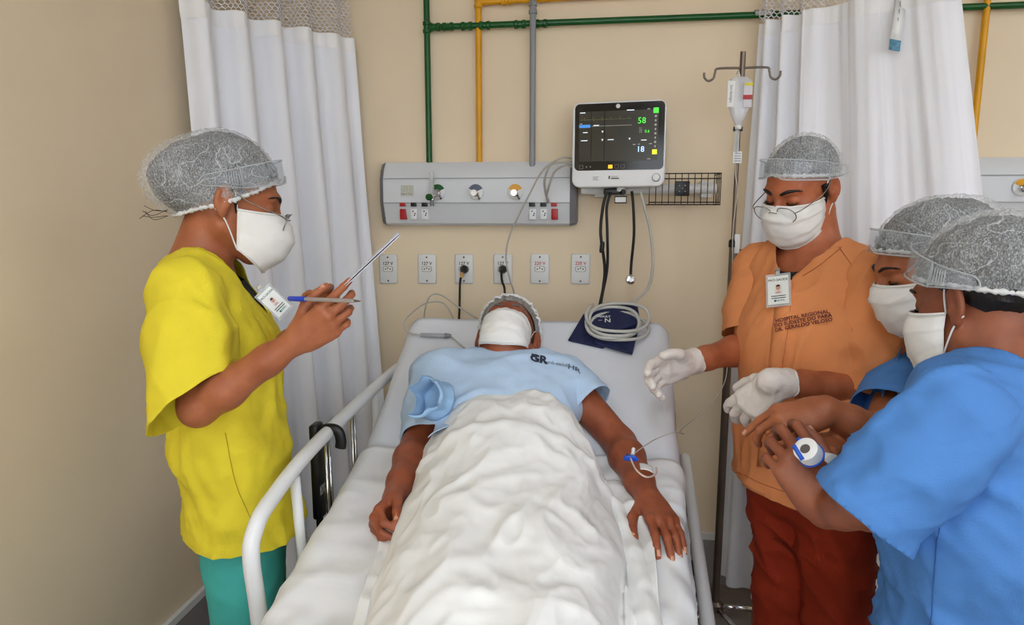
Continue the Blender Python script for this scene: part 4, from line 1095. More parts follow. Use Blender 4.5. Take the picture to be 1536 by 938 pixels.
def tangent(n, tilt=0.0):
    r = nrmz(rt-n*(rt @ n)); u = nrmz(np.cross(n, r)); u = u if u[2] > 0 else -u; a = math.radians(tilt); return r*math.cos(a)+u*math.sin(a), u*math.cos(a)-r*math.sin(a)
def surf(target, p, nrm):
    me = target.data; bv = BVHTree.FromPolygons([tuple(v.co) for v in me.vertices], [tuple(q.vertices) for q in me.polygons]); nrm = nrmz(nrm)
    h = bv.ray_cast(Vector(np.array(p)+nrm*.15), Vector(-nrm), .4); return np.array(h[0]) if h[0] is not None else np.array(p)
def seam(target, pxs, name='seam', m=None, r=.0009, lift=.003, dash=False):
    """stitched seam on a garment, along photo pixels where they meet its surface"""
    pts = []
    for p in spline([A(a, b, 0) for a, b in pxs], 8):
        h, n = hitpx(target, p[0], p[1]); pts.append(h+n*lift)
    pts = [p for i, p in enumerate(pts) if i == 0 or np.linalg.norm(p-pts[i-1]) < .08]
    if len(pts) > 2: MB().tube(pts, r, 5).build(name, m, target)
def skin_mat(name, rgb, rgb2): return mat(name, rgb, .5, var=.3, vscale=22, rgb2=rgb2, bump=.12, bscale=160, sss=.12, detail=6)
M_hair = mat('dark_hair', (20, 16, 15), .45, var=.5, vscale=60, bump=.5, bscale=200, stretch=(1, 1, .2))
M_cap = cap_mat('cap_nonwoven', (226, 229, 231), .15, .95); M_capw = cap_mat('cap_nonwoven_dense', (240, 240, 240), .55, 1.5)
M_band = mat('cap_elastic', (214, 214, 212), .7, var=.15, vscale=60)
M_mask = mat('mask_nonwoven', (232, 231, 228), .75, var=.03, vscale=20, bump=.06, bscale=300)
M_gog = clear_mat('goggle_clear', (215, 220, 224), .13, .06); M_grim = clear_mat('goggle_rim', (215, 218, 220), .4, .12); M_lens = clear_mat('spectacle_lens', (205, 208, 210), .10, .03)
M_frame = mat('wire_frame', (150, 145, 140), .25, metal=.9, var=.05)
M_shoe = mat('white_shoe', (200, 200, 200), .5, var=.1)
M_badgew = mat('badge_card', (226, 230, 226), .35, var=.03)
def legs(S, hip, R, dz, w=(.085, .09), foot=None, knee=.45, sp=.09, bot=.05, lean=(0, 0)):
    for q in (-1, 1):
        a = hip+R[:, 0]*q*sp; k = A(a[0]+lean[0]*.5, a[1]+lean[1]*.5, knee)+R[:, 0]*q*.01; b = A(a[0]+lean[0], a[1]+lean[1], bot)+R[:, 0]*q*.015
        S.cap(a, k, w[1], w[0]*.82, .02); S.cap(k, b, w[0]*.82, w[0]*.72, .02)
def shoes(parent, hip, R, sp=.095, lean=(0, 0)):
    for q in (-1, 1):
        a = A(hip[0]+lean[0], hip[1]+lean[1], 0)+R[:, 0]*q*sp; f = R[:, 1]
        S = Sdf(); S.ecap(a+ZU*.034-f*.05, a+ZU*.034+f*.05, (.036, .034), (.042, .03), R[:, 0], .02); S.ecap(a+ZU*.03+f*.05, a+ZU*.026+f*.13, (.042, .028), (.038, .024), R[:, 0], .02); S.cap(a+ZU*.05-f*.04, a+ZU*.09-f*.04, .04, .04, .03)
        V, Q = S.mesh(.009); V[:, 2] = np.maximum(V[:, 2], .001); mesh('shoe', V, Q.tolist(), M_shoe, parent)
def badge(pos, right, up, nrm, w, h, label, photo=True):
    right, up, nrm = nrmz(right), nrmz(up), nrmz(nrm); pos = np.array(pos, float)
    B = root('identity_badge', pos, label, 'badge'); MMx = np.stack([right, nrm, up], 1)
    def bx(name, x0, z0, x1, z1, y0, y1, m, par=None, bev=0): return MB().box((x0, y0, z0), (x1, y1, z1), bev, MMx, pos).build(name, m, par or B, hard=40)
    bx('holder', -w*.56, -h*.55, w*.56, h*.55, 0, .0012, M_clear, None, 0)
    c = bx('card', -w*.47, -h*.47, w*.47, h*.47, .0014, .0022, M_badgew)
    P0 = pos+nrm*.0026
    if photo:
        bx('photo', -w*.16, -h*.13, w*.16, h*.2, .0023, .0026, mat('photo_ground', (225, 215, 208), .4, var=.05), c)
        pp = P0+nrm*.0003
        MB().poly([pp+right*w*.10*math.cos(a)+up*(h*.07+h*.085*math.sin(a)) for a in np.linspace(0, 6.28, 15)[:-1]], .0002, nrm).build('photo_face', mat('photo_skin', (196, 150, 128), .5, var=.1), c, False)
        MB().poly([pp+nrm*.0003+right*w*.105*math.cos(a)+up*(h*.085+h*.085*math.sin(a)) for a in np.linspace(.25, 2.9, 10)], .0002, nrm).build('photo_hair', M_hair, c, False)
        MB().poly([pp+right*w*.13*math.cos(a)+up*(-h*.125+h*.08*math.sin(a)) for a in np.linspace(0, 3.14, 8)], .0002, nrm).build('photo_shirt', mat('photo_shirt', (205, 165, 160), .5, var=.1), c, False)
    text('PRÓ-SAÚDE', P0+up*h*.33, right, up, w*.17, mat('badge_print', (62, 72, 60), .5, var=.1), c, bold=.0001)
    for k in range(2): bx('card_line', -w*.33+k*w*.02, -h*(.215+.07*k), w*.33, -h*(.195+.07*k)+.0004, .0023, .0026, M_blktxt, c)
    MB().poly([P0+right*(-w*.14+w*.06*math.cos(a))+up*(-h*.36+w*.06*math.sin(a)) for a in np.linspace(0, 6.28, 13)[:-1]], .0002, nrm).build('card_emblem', mat('emblem_teal', (26, 96, 104), .5, var=.1), c, False)
    text('SESPA', P0+right*w*.1-up*h*.36, right, up, w*.14, mat('emblem_teal', (26, 96, 104)), c, bold=.0001)
    cl = bx('clip_strap', -w*.09, h*.5, w*.09, h*.66, .001, .003, M_clear)
    bx('clip', -w*.11, h*.63, w*.11, h*.72, .0, .006, M_chrome)
    return B
def add_torso(S, keys, right, k=.05, grow=0.0):
    for (c0, a0, b0), (c1, a1, b1) in zip(keys, keys[1:]): S.ecap(c0, c1, (a0+grow, b0+grow), (a1+grow, b1+grow), right, k)
def box_of(*pts, pad=.1):
    P = np.array(pts); return P.min(0)-pad, P.max(0)+pad
# ================================================================== woman in yellow
def woman_yellow(at=lambda px, py, d: CAM+ray(px, py)*(d+.06)):
    f = nrmz(A(.93, .37, 0)); R = frame(f); rgt = R[:, 0]
    C = at(302, 432, 1.45); hipc = at(368, 790, 1.51); hipc = A(hipc[0], hipc[1], .86)
    base = A(hipc[0], hipc[1], 0)
    P = root('person', base, 'woman in yellow scrub top and clear cap reading a sheet with a pen', 'person')
    skin = skin_mat('skin_tan', (172, 104, 68), (150, 84, 52))
    H = Head(at(343, 302, 1.45), pitched((.86, .51), 17), 1.07)
    sR = C+rgt*.155+A(0, 0, -.005); sL = C-rgt*.155
    eR = at(297, 612, 1.25); wR = at(444, 512, 1.23); eL = at(345, 600, 1.62); wL = at(475, 478, 1.42)
    S = Sdf(); neck = C+A(0, 0, .055)-f*.005
    add_head(S, H, neck, .95, .049)
    add_torso(S, [(C-ZU*.01, .13, .075), (C-ZU*.2+f*.02, .125, .09), (C*.4+hipc*.6, .10, .07), (hipc, .10, .07)], rgt)
    S.cap(C-rgt*.12+ZU*.01, C+rgt*.12+ZU*.01, .05, .05, .04)
    add_arm(S, sR, eR, wR, .92); add_arm(S, sL, eL, wL, .92)
    hd = nrmz(at(519, 464, 1.20)-wR); bk = -fw+upv*-.3+rt*.1
    pose = dict(c=[(14, 30, 20), (30, 48, 30), (40, 58, 34), (46, 62, 34)], sp=(8, 4, 0, -4), th=[(.72, .55, -.42), (.93, .22, -.3), (.98, .05, -.2)])
    tips = add_hand(S, wR, hd, bk, 1, pose, .95)
    add_hand(S, wL, nrmz(at(515, 445, 1.34)-wL), fw*1.0+upv*.3, -1, pose, .95)
    legs(S, hipc-ZU*.08, R, 0, (.055, .056), knee=.44, sp=.066, bot=.06)
    b = skin_obj(S, .0075, [box_of(H.p(0, 0, 0), pad=.13)+(.0038,), box_of(wR+hd*.08, pad=.095)+(.0036,)], skin, P)
    nails(tips, P, (0, 1, 2, 4))
    # trousers
    T = Sdf(); add_torso(T, [(hipc+ZU*.02, .11, .08), (hipc-ZU*.07, .125, .09)], rgt); legs(T, hipc-ZU*.09, R, 0, (.088, .086), knee=.44, sp=.056, bot=.05)
    cloth(T, 'trousers', mat('teal_cotton', (66, 172, 164), .85, wr=.6, wscale=8, wdist=.02, var=.12, vscale=7, bump=.15, bscale=260), P, .011, folds(.006, 11, (8, 8, 3)), [plane_clip(hipc+ZU*.12, ZU)])
    shoes(P, hipc, R, .095)
    # top
    my = mat('yellow_cotton', (220, 202, 46), .85, wr=.6, wscale=8, wdist=.02, var=.12, vscale=6, bump=.18, bscale=300)
    K = Sdf(); hem = at(380, 806, 1.44)
    add_torso(K, [(C+ZU*.005, .145, .085), (C-ZU*.13+f*.03, .15, .108), (C*.62+hipc*.38+f*.012, .15, .106), (C*.25+hipc*.75, .15, .108), (hipc-ZU*.09, .168, .126)], rgt, .06)
    K.cap(C-rgt*.14+ZU*.008, C+rgt*.14+ZU*.008, .062, .062, .04); K.cap(C+ZU*.02, C+ZU*.06-f*.01, .075, .058, .03)
    nk = C+ZU*.05+f*.0
    top = cloth(K, 'scrub_top', my, P, .0085, folds(.010, 21, (8, 8, 2.6), (6, 6, 4), .3, d=-ZU+f*.35), [plane_clip(hem, -ZU+f*.0), vneck(nk, R, -.125, 1.75, -.012, .072)], hem=.0016)
    ue = eR-sR; SL = Sdf(); SL.cap(sR-ue*.04+rgt*.004, sR+ue*.45, .07, .079, .03); SL.cap(sR+ue*.45, eR+ue*.25, .079, .088, .03)
    cut = at(305, 592, 1.25); cn = nrmz(at(352, 520, 1.25)-at(285, 640, 1.25)); cn = nrmz(np.cross(cn, fw)); cn = cn if cn @ ue > 0 else -cn
    cloth(SL, 'sleeve', my, top, .008, folds(.008, 31, (11, 11, 5), (8, 8, 8), d=nrmz(ue)+f*.6), [plane_clip(cut, cn*.8+nrmz(ue)*.5)], hem=.0018)
    ul = eL-sL; SL = Sdf(); SL.cap(sL, eL+ul*.1, .072, .085, .03)
    cloth(SL, 'sleeve', my, top, .011, folds(.006, 35, (11, 11, 5)), [plane_clip(sL+ul*.85, ul)])
    U = Sdf(); U.cap(C-ZU*.05+f*.035, C+ZU*.03+f*.012, .085, .06, .03); U.cap(C-rgt*.08, C+rgt*.08, .06, .06, .03)
    cloth(U, 'undershirt', mat('black_jersey', (24, 24, 28), .9, var=.1, vscale=30), P, .009, None, [plane_clip(C+ZU*.035+f*.03, ZU+f*.35)])
    # neckline edge band
    # hair, cap
    cap_shell(H, 'hair', M_hair, P, (0, -.014, .036), (.0845, .106, .097), 38, 104, [((0, -1, -.25), .38, 36), ((0, -.3, 1), .05, 40)], ph=30, th=90, crinkle=.004)
    o = cap_shell(H, 'bouffant_cap', M_cap, P, (0, -.016, .034), (.0905, .112, .104), 36, 104, [((0, -1, -.25), .42, 38), ((0, -.3, 1), .06, 40)], .0018, .04, band=M_band, seed=2, crinkle=.004, phf=lambda a: 11*abs(math.cos(a))**1.5)
    for i in range(5): # stray hair at the nape
        a = H.p(random.uniform(-.03, .05), -.104, -.058+random.uniform(-.01, .01)); MB().tube(spline([a, a+H.v(.004, -.025, -.012+random.uniform(-.01, .01)), a+H.v(.01, -.045, -.012+random.uniform(-.02, .012))], 4), .0006, 4).build('hair_strand', M_hair, P)
    MB().tube(spline([H.p(.071, .02, .03), H.p(.074, .012, .005), H.p(.07, .018, -.02)], 6), [.007*(1-k/13)+.001 for k in range(13)], 6).build('side_hair', M_hair, P)
    brows(H, P, M_hair, .0032)
    make_mask(H, M_mask, P, 'cone', .070, 3)
    make_goggles(H, P, .045, M_gog, M_grim)
    make_glasses(H, P, M_frame, -.012, .128, .022, 10)
    ms = mat('yellow_stitch', (178, 158, 24), .9, var=.1)
    seam(top, [(338, 650), (352, 720), (372, 770), (388, 808)], m=ms); seam(top, [(292, 372), (330, 392), (372, 430), (396, 462)], m=ms)
    # badge, pen, sheet
    bp, bn = hitpx(top, 400, 456); bn = nrmz(bn*.35+f*.25-nrmz(ray(410, 452))*.75); br_, bu_ = tangent(bn, 46); badge(at(411, 453, 1.30), br_, bu_, bn, .036, .062, 'white identity badge clipped to the yellow scrub top', True)
    pa, pb = at(433, 448, 1.225), at(541, 452, 1.135); dv = nrmz(pb-pa)
    PN = root('ballpoint_pen', pa, 'clear ballpoint pen with blue cap in the hand of the woman in yellow', 'pen')
    Ln = np.linalg.norm(pb-pa)
    MB().lathe([(.0035, 0), (.0048, .003), (.0052, .03), (.0052, .045)], pa, dv, 12).build('pen_cap', mat('pen_blue', (26, 62, 190), .3, var=.05), PN, hard=40)
    MB().lathe([(.0042, .04), (.0042, Ln-.022), (.0028, Ln-.014)], pa, dv, 10).build('barrel', clear_mat('pen_barrel', (170, 165, 160), .6), PN, hard=40)
    MB().lathe([(.0028, Ln-.015), (.0012, Ln-.003), (.0005, Ln)], pa, dv, 10).build('tip', M_steel, PN, hard=40)
    p0, p1, p2 = at(497, 449, 1.2), at(560, 392, 1.21), at(599, 357, 1.22); ac = nrmz(nrmz(ray(555, 395))+upv*.028-rt*.0)*.2
    G = []
    for t in np.linspace(0, 1, 12):
        c = p0*(1-t)**2+2*p1*t*(1-t)*.5+2*p1*t*(1-t)*.5+p2*t*t; G.append([c+ac*s+upv*(.010*math.sin(s*2.4+.4)*t-.002*s) for s in np.linspace(0, 1, 10)])
    o = MB().grid(G).build('paper_sheet', mat('paper', (226, 226, 234), .8, var=.02)); solid(o, .0008); tag(o, 'white sheet of paper held up by the woman in yellow', 'paper')
    G2 = [[q+upv*.004-rt*.001 for q in r_] for r_ in G]; o = MB().grid(G2).build('paper_sheet', mat('paper_print', (214, 214, 226), .8, var=.1, vscale=60)); solid(o, .0008); tag(o, 'second sheet of paper lying on the first in her hand', 'paper')
woman_yellow()

# ================================================================== man in orange
def man_orange():
    f = nrmz(A(-.83, -.56, 0)); R = frame(f); rgt = R[:, 0]
    C = at(1224, 408, 1.73); hp = at(1215, 720, 1.70); hipc = A(hp[0]+.01, hp[1]+.02, .86)
    P = root('person', A(hipc[0], hipc[1], 0), 'man in orange scrub top, white gloves and goggles leaning to the bed', 'person')
    skin = skin_mat('skin_olive', (182, 106, 70), (158, 86, 54))
    H = Head(at(1203, 283, 1.71), pitched((-.79, -.61), 25, -4), 1.0)
    sR = C+rgt*.175-ZU*.02; sL = C-rgt*.175-ZU*.02
    eR = at(1128, 520, 1.83); wR = at(1030, 545, 1.73); eL = at(1300, 585, 1.60); wL = at(1166, 574, 1.50)
    S = Sdf(); neck = C+ZU*.05
    add_head(S, H, neck, 1.03, .054)
    add_torso(S, [(C-ZU*.02, .15, .085), (C-ZU*.2, .15, .1), (C*.4+hipc*.6, .13, .09), (hipc, .14, .1)], rgt)
    S.cap(C-rgt*.14, C+rgt*.14, .055, .055, .04)
    add_arm(S, sR, eR, wR, .98); add_arm(S, sL, eL, wL, 1.0)
    hR = nrmz(at(958, 566, 1.66)-wR); bR = fw*.9+upv*.45
    poR = dict(c=[(12, 22, 18), (22, 30, 20), (28, 32, 22), (30, 30, 20)], sp=(5, 0, -6, -13), th=[(.72, .62, -.25), (.95, .32, -.1), (1, .12, -.1)])
    hL = nrmz(at(1116, 612, 1.555)-wL); bL = -fw*.75+upv*.6
    poL = dict(c=[(16, 22, 14), (24, 28, 18), (32, 32, 20), (38, 32, 20)], sp=(9, 2, -5, -13), th=[(.7, .6, -.35), (.93, .36, -.2), (1, .2, -.15)])
    add_hand(S, wR, hR, bR, 1, poR, 1.0, -.0012); add_hand(S, wL, hL, bL, -1, poL, 1.0, -.0012)
    legs(S, hipc, R, 0, (.066, .08), knee=.47, sp=.085, bot=.06)
    skin_obj(S, .008, [box_of(H.p(0, 0, 0), pad=.13)+(.0038,), box_of(wR+hR*.09, pad=.1)+(.0055,), box_of(wL+hL*.09, pad=.1)+(.0055,)], skin, P)
    mg = mat('latex_glove', (226, 218, 212), .5, var=.06, vscale=30, bump=.25, bscale=90)
    for w, e, hv, bk, sd, po in ((wR, eR, hR, bR, 1, poR), (wL, eL, hL, bL, -1, poL)):
        S = Sdf(); add_hand(S, w, hv, bk, sd, po, 1.02, .0012); a = nrmz(w-e)
        S.cap(w-a*.045, w+a*.02, .034, .0295, .012)
        g = cloth(S, 'glove', mg, P, .0036, lambda V: .0011*noise(V, 70, 4)+.0014*ridge(V, (38, 38, 38), 5), [plane_clip(w-a*.03, -a)], thick=.0012)
        u = nrmz(np.cross(a, ZU)); v = np.cross(a, u); MB().tube([w-a*(.03+.003*math.sin(3*t))+(u*math.cos(t)+v*math.sin(t))*(.0335+.0015*math.sin(5*t)) for t in np.linspace(0, 2*math.pi, 29)[:-1]], .0022, 6, closed=True).build('cuff_roll', mg, g)
    mt_ = mat('rust_cotton', (168, 50, 18), .85, wr=.6, wscale=8, wdist=.02, var=.15, vscale=7, bump=.18, bscale=240)
    T = Sdf(); add_torso(T, [(hipc+ZU*.08, .145, .11), (hipc-ZU*.05, .155, .12)], rgt); legs(T, hipc-ZU*.02, R, 0, (.092, .104), knee=.47, sp=.072, bot=.05, lean=(.03, 0))
    tr_ = cloth(T, 'trousers', mt_, P, .01, folds(.010, 41, (7, 7, 4), (6, 6, 8), d=-ZU*.5+rt*.8), [plane_clip(hipc+ZU*.12, ZU)])
    hp_, hn_ = hitpx(tr_, 1192, 828); tr1, tu1 = tangent(hn_)
    decal('HOSPITAL REGIONAL\nDO SUDESTE DO PARÁ', tr_, hp_, tr1, tu1, hn_, .0105, mat('dark_print', (60, 22, 16), .7, var=.1), tr_, .0002)
    shoes(P, hipc, R, .1)
    mo = mat('orange_cotton', (222, 142, 88), .85, wr=.6, wscale=8, wdist=.02, var=.14, vscale=6, bump=.18, bscale=300)
    K = Sdf(); hem = at(1180, 752, 1.62)
    add_torso(K, [(C-ZU*.005, .165, .095), (C-ZU*.14+f*.02, .178, .128), (C*.6+hipc*.4+f*.02, .175, .125), (C*.2+hipc*.8+f*.02, .18, .135), (hipc-ZU*.16+f*.02, .205, .165)], rgt, .06)
    K.cap(C-rgt*.15-ZU*.012, C+rgt*.15-ZU*.012, .07, .07, .04); K.cap(C, C+ZU*.055-f*.01, .08, .066, .03)
    nk = C+ZU*.05
    sway = lambda V: hem[2]+.012*np.sin(((V-hipc) @ rgt)*14)
    top = cloth(K, 'scrub_top', mo, P, .0085, folds(.008, 51, (8, 8, 2.6), (6, 6, 3.5), d=-ZU+rgt*.25), [plane_clip(hem, -ZU+rgt*.03), vneck(nk, R, -.088, 1.3, -.008, .074)], hem=.0016)
    ue = eR-sR; SL = Sdf(); SL.cap(sR-ue*.02, sR+ue*.5, .078, .082, .03); SL.cap(sR+ue*.5, eR+ue*.15, .082, .08, .03)
    cloth(SL, 'sleeve', mo, top, .0085, folds(.006, 55, (11, 11, 5), (9, 9, 9), d=nrmz(ue)-rt*.4), [plane_clip(sR+ue*.86, ue)], hem=.0016)
    ue = eL-sL; SL = Sdf(); SL.cap(sL-ue*.02, sL+ue*.5, .08, .094, .03); SL.cap(sL+ue*.5, eL+ue*.12, .094, .094, .03)
    cloth(SL, 'sleeve', mo, top, .0085, folds(.008, 58, (11, 11, 5), (8, 8, 8), d=nrmz(ue)-rt*.5), [plane_clip(sL+ue*.93, ue+rgt*.05)], hem=.0018)
    U = Sdf(); U.cap(C-ZU*.05+f*.04, C+ZU*.02+f*.02, .09, .066, .03); U.cap(C-rgt*.08-ZU*.0, C+rgt*.08-ZU*.0, .066, .066, .03)
    cloth(U, 'undershirt', mat('black_jersey', (24, 24, 28)), P, .009, None, [plane_clip(C+ZU*.03+f*.03, ZU+f*.35)])
    ms = mat('orange_stitch', (168, 92, 46), .9, var=.1)
    seam(top, [(1258, 372), (1275, 395), (1290, 420)], m=ms); seam(top, [(1205, 415), (1235, 395), (1262, 372)], m=ms); seam(top, [(1106, 708), (1150, 728), (1200, 744), (1245, 752)], m=ms)
    # placket: overlapping front edge
    pl = []
    for t in np.linspace(0, 1, 16):
        a, n1 = hitpx(top, 1192-34*t, 402+300*t); b_, n2 = hitpx(top, 1170-34*t, 400+300*t); pl.append([a+n1*.006, (a+b_)/2+(n1+n2)*.0035, b_+n2*.003])
    o = MB().grid(pl).build('placket', mo, top); solid(o, .003)
    cap_shell(H, 'hair', M_hair, P, (0, -.014, .036), (.0800, .0995, .0915), 23, 92, ph=30, th=90, crinkle=.0015)
    MB().tube(spline([H.p(-.074, .012, .02), H.p(-.0735, .012, -.005), H.p(-.07, .014, -.03)], 6), [.009*(1-k/14)+.001 for k in range(13)], 6).build('sideburn', M_hair, P)
    cap_shell(H, 'bouffant_cap', M_cap, P, (0, -.014, .036), (.0845, .1045, .0965), 22, 92, [((0, 0, 1), .03, 40)], .0015, .04, band=M_band, seed=5, crinkle=.0045)
    brows(H, P, M_hair, .0046)
    make_mask(H, M_mask, P, 'flat', .071, 7)
    make_goggles(H, P, .050, M_gog, M_grim, 22)
    make_glasses(H, P, M_frame, -.016, .128, .024, 14)
    bp, bn = hitpx(top, 1170, 440); bn = nrmz(bn*.6-fw*.4); br_, bu_ = tangent(bn, -9)
    badge(bp+bn*.018, br_, bu_, bn, .052, .082, 'white identity badge clipped to the orange scrub top')
    hp_, hn_ = hitpx(top, 1206, 484); tr1, tu1 = tangent(hn_, -10)
    decal('HOSPITAL REGIONAL\nDO SUDESTE DO PARÁ\nDR. GERALDO VELOSO', top, hp_, tr1, tu1, hn_, .0125, mat('maroon_print', (92, 30, 38), .7, var=.1), top, .0003)
man_orange()

# ================================================================== woman in blue (behind)
M_bluec = mat('blue_cotton', (76, 130, 198), .85, wr=.6, wscale=8, wdist=.02, var=.14, vscale=6, bump=.2, bscale=320)
def woman_blue():
    f = nrmz(A(-.96, -.2, 0)); R = frame(f); rgt = R[:, 0]
    C = at(1440, 560, 1.42); hipc = A(C[0]+.12, C[1], .82)
    P = root('person', A(hipc[0], hipc[1], 0), 'woman in blue scrubs and pleated mask beside the man in orange', 'person')
    skin = skin_mat('skin_tan', (172, 104, 68), (150, 84, 52))
    H = Head(at(1395, 400, 1.40), pitched((-.98, .06), 22), 1.0)
    sR = C+rgt*.155; sL = C-rgt*.155
    eR = at(1322, 640, 1.42); wR = at(1248, 668, 1.26); eL = at(1372, 684, 1.24); wL = at(1240, 614, 1.24)
    S = Sdf(); neck = C+ZU*.05
    add_head(S, H, neck, .95, .049)
    add_torso(S, [(C-ZU*.02, .13, .08), (C-ZU*.2, .13, .095), (C*.4+hipc*.6, .12, .09), (hipc, .15, .1)], rgt); S.cap(C-rgt*.12, C+rgt*.12, .05, .05, .04)
    add_arm(S, sR, eR, wR, .9); add_arm(S, sL, eL, wL, .92)
    hL = nrmz(at(1166, 634, 1.24)-wL); bL = upv*.75-fw*.65
    po = dict(c=[(42, 8, 6), (38, 42, 25), (42, 48, 28), (44, 48, 28)], sp=(6, 1, -4, -9), th=[(.75, .35, -.6), (.9, .1, -.4), (.95, .0, -.3)])
    tp = add_hand(S, wL, hL, bL, -1, po, .96)
    hR = nrmz(at(1215, 672, 1.17)-wR); add_hand(S, wR, hR, upv*.6-fw*.3, 1, HANDP['relaxed'], .92)
    legs(S, hipc, R, 0, (.066, .08), knee=.46, sp=.085, bot=.06)
    skin_obj(S, .008, [box_of(H.p(0, 0, 0), pad=.13)+(.0038,), box_of(wL+hL*.08, pad=.1)+(.004,)], skin, P)
    nails(tp, P, (0,))
    T = Sdf(); add_torso(T, [(hipc+ZU*.08, .155, .115), (hipc-ZU*.05, .17, .13)], rgt); legs(T, hipc-ZU*.02, R, 0, (.1, .115), knee=.46, sp=.08, bot=.05)
    cloth(T, 'trousers', M_bluec, P, .013, folds(.006, 61, (8, 8, 3)), [plane_clip(hipc+ZU*.12, ZU)])
    shoes(P, hipc, R, .1)
    K = Sdf()
    add_torso(K, [(C+ZU*.0, .15, .09), (C-ZU*.13+f*.03, .158, .125), (C*.6+hipc*.4, .155, .12), (hipc-ZU*.08, .185, .145)], rgt, .06)
    K.cap(C-rgt*.135, C+rgt*.135, .065, .065, .04); K.cap(C, C+ZU*.055-f*.01, .076, .06, .03)
    top = cloth(K, 'scrub_top', M_bluec, P, .009, folds(.008, 71, (8, 8, 2.6), d=-ZU+f*.5), [plane_clip(hipc-ZU*.06, -ZU), vneck(C+ZU*.05, R, -.16, 2.0, -.01, .075)], hem=.0016)
    for sh, el, fr_, sd in ((sR, eR, .84, 77), (sL, eL, .8, 79)):
        ue = el-sh; SL = Sdf(); SL.cap(sh-ue*.02, el+ue*.1, .07, .064, .03)
        s_ = cloth(SL, 'sleeve', M_bluec, top, .0085, folds(.007, sd, (11, 11, 5), (9, 9, 9)), [plane_clip(sh+ue*fr_, ue)], hem=.0016)
    U = Sdf(); U.cap(C-ZU*.09+f*.05, C+ZU*.0+f*.02, .085, .066, .03); U.cap(C-rgt*.08, C+rgt*.08, .062, .062, .03)
    cloth(U, 'undershirt', mat('beige_jersey', (206, 190, 172), .9, var=.25, vscale=40, rgb2=(170, 120, 100)), P, .009, None, [plane_clip(C-ZU*.03+f*.06, ZU+f*.3)])
    cap_shell(H, 'hair', M_hair, P, (0, -.014, .036), (.085, .106, .097), 30, 100, [((0, -1, .1), .27, 40)], ph=30, th=90, crinkle=.004)
    cap_shell(H, 'bouffant_cap', M_cap, P, (0, -.016, .036), (.0905, .112, .103), 26, 97, [((0, -1, .1), .3, 40)], .002, .05, band=M_band, seed=8, crinkle=.004)
    brows(H, P, M_hair, .0034)
    make_mask(H, M_mask, P, 'flat', .070, 11)
    make_goggles(H, P, .046, M_gog, M_grim)
woman_blue()

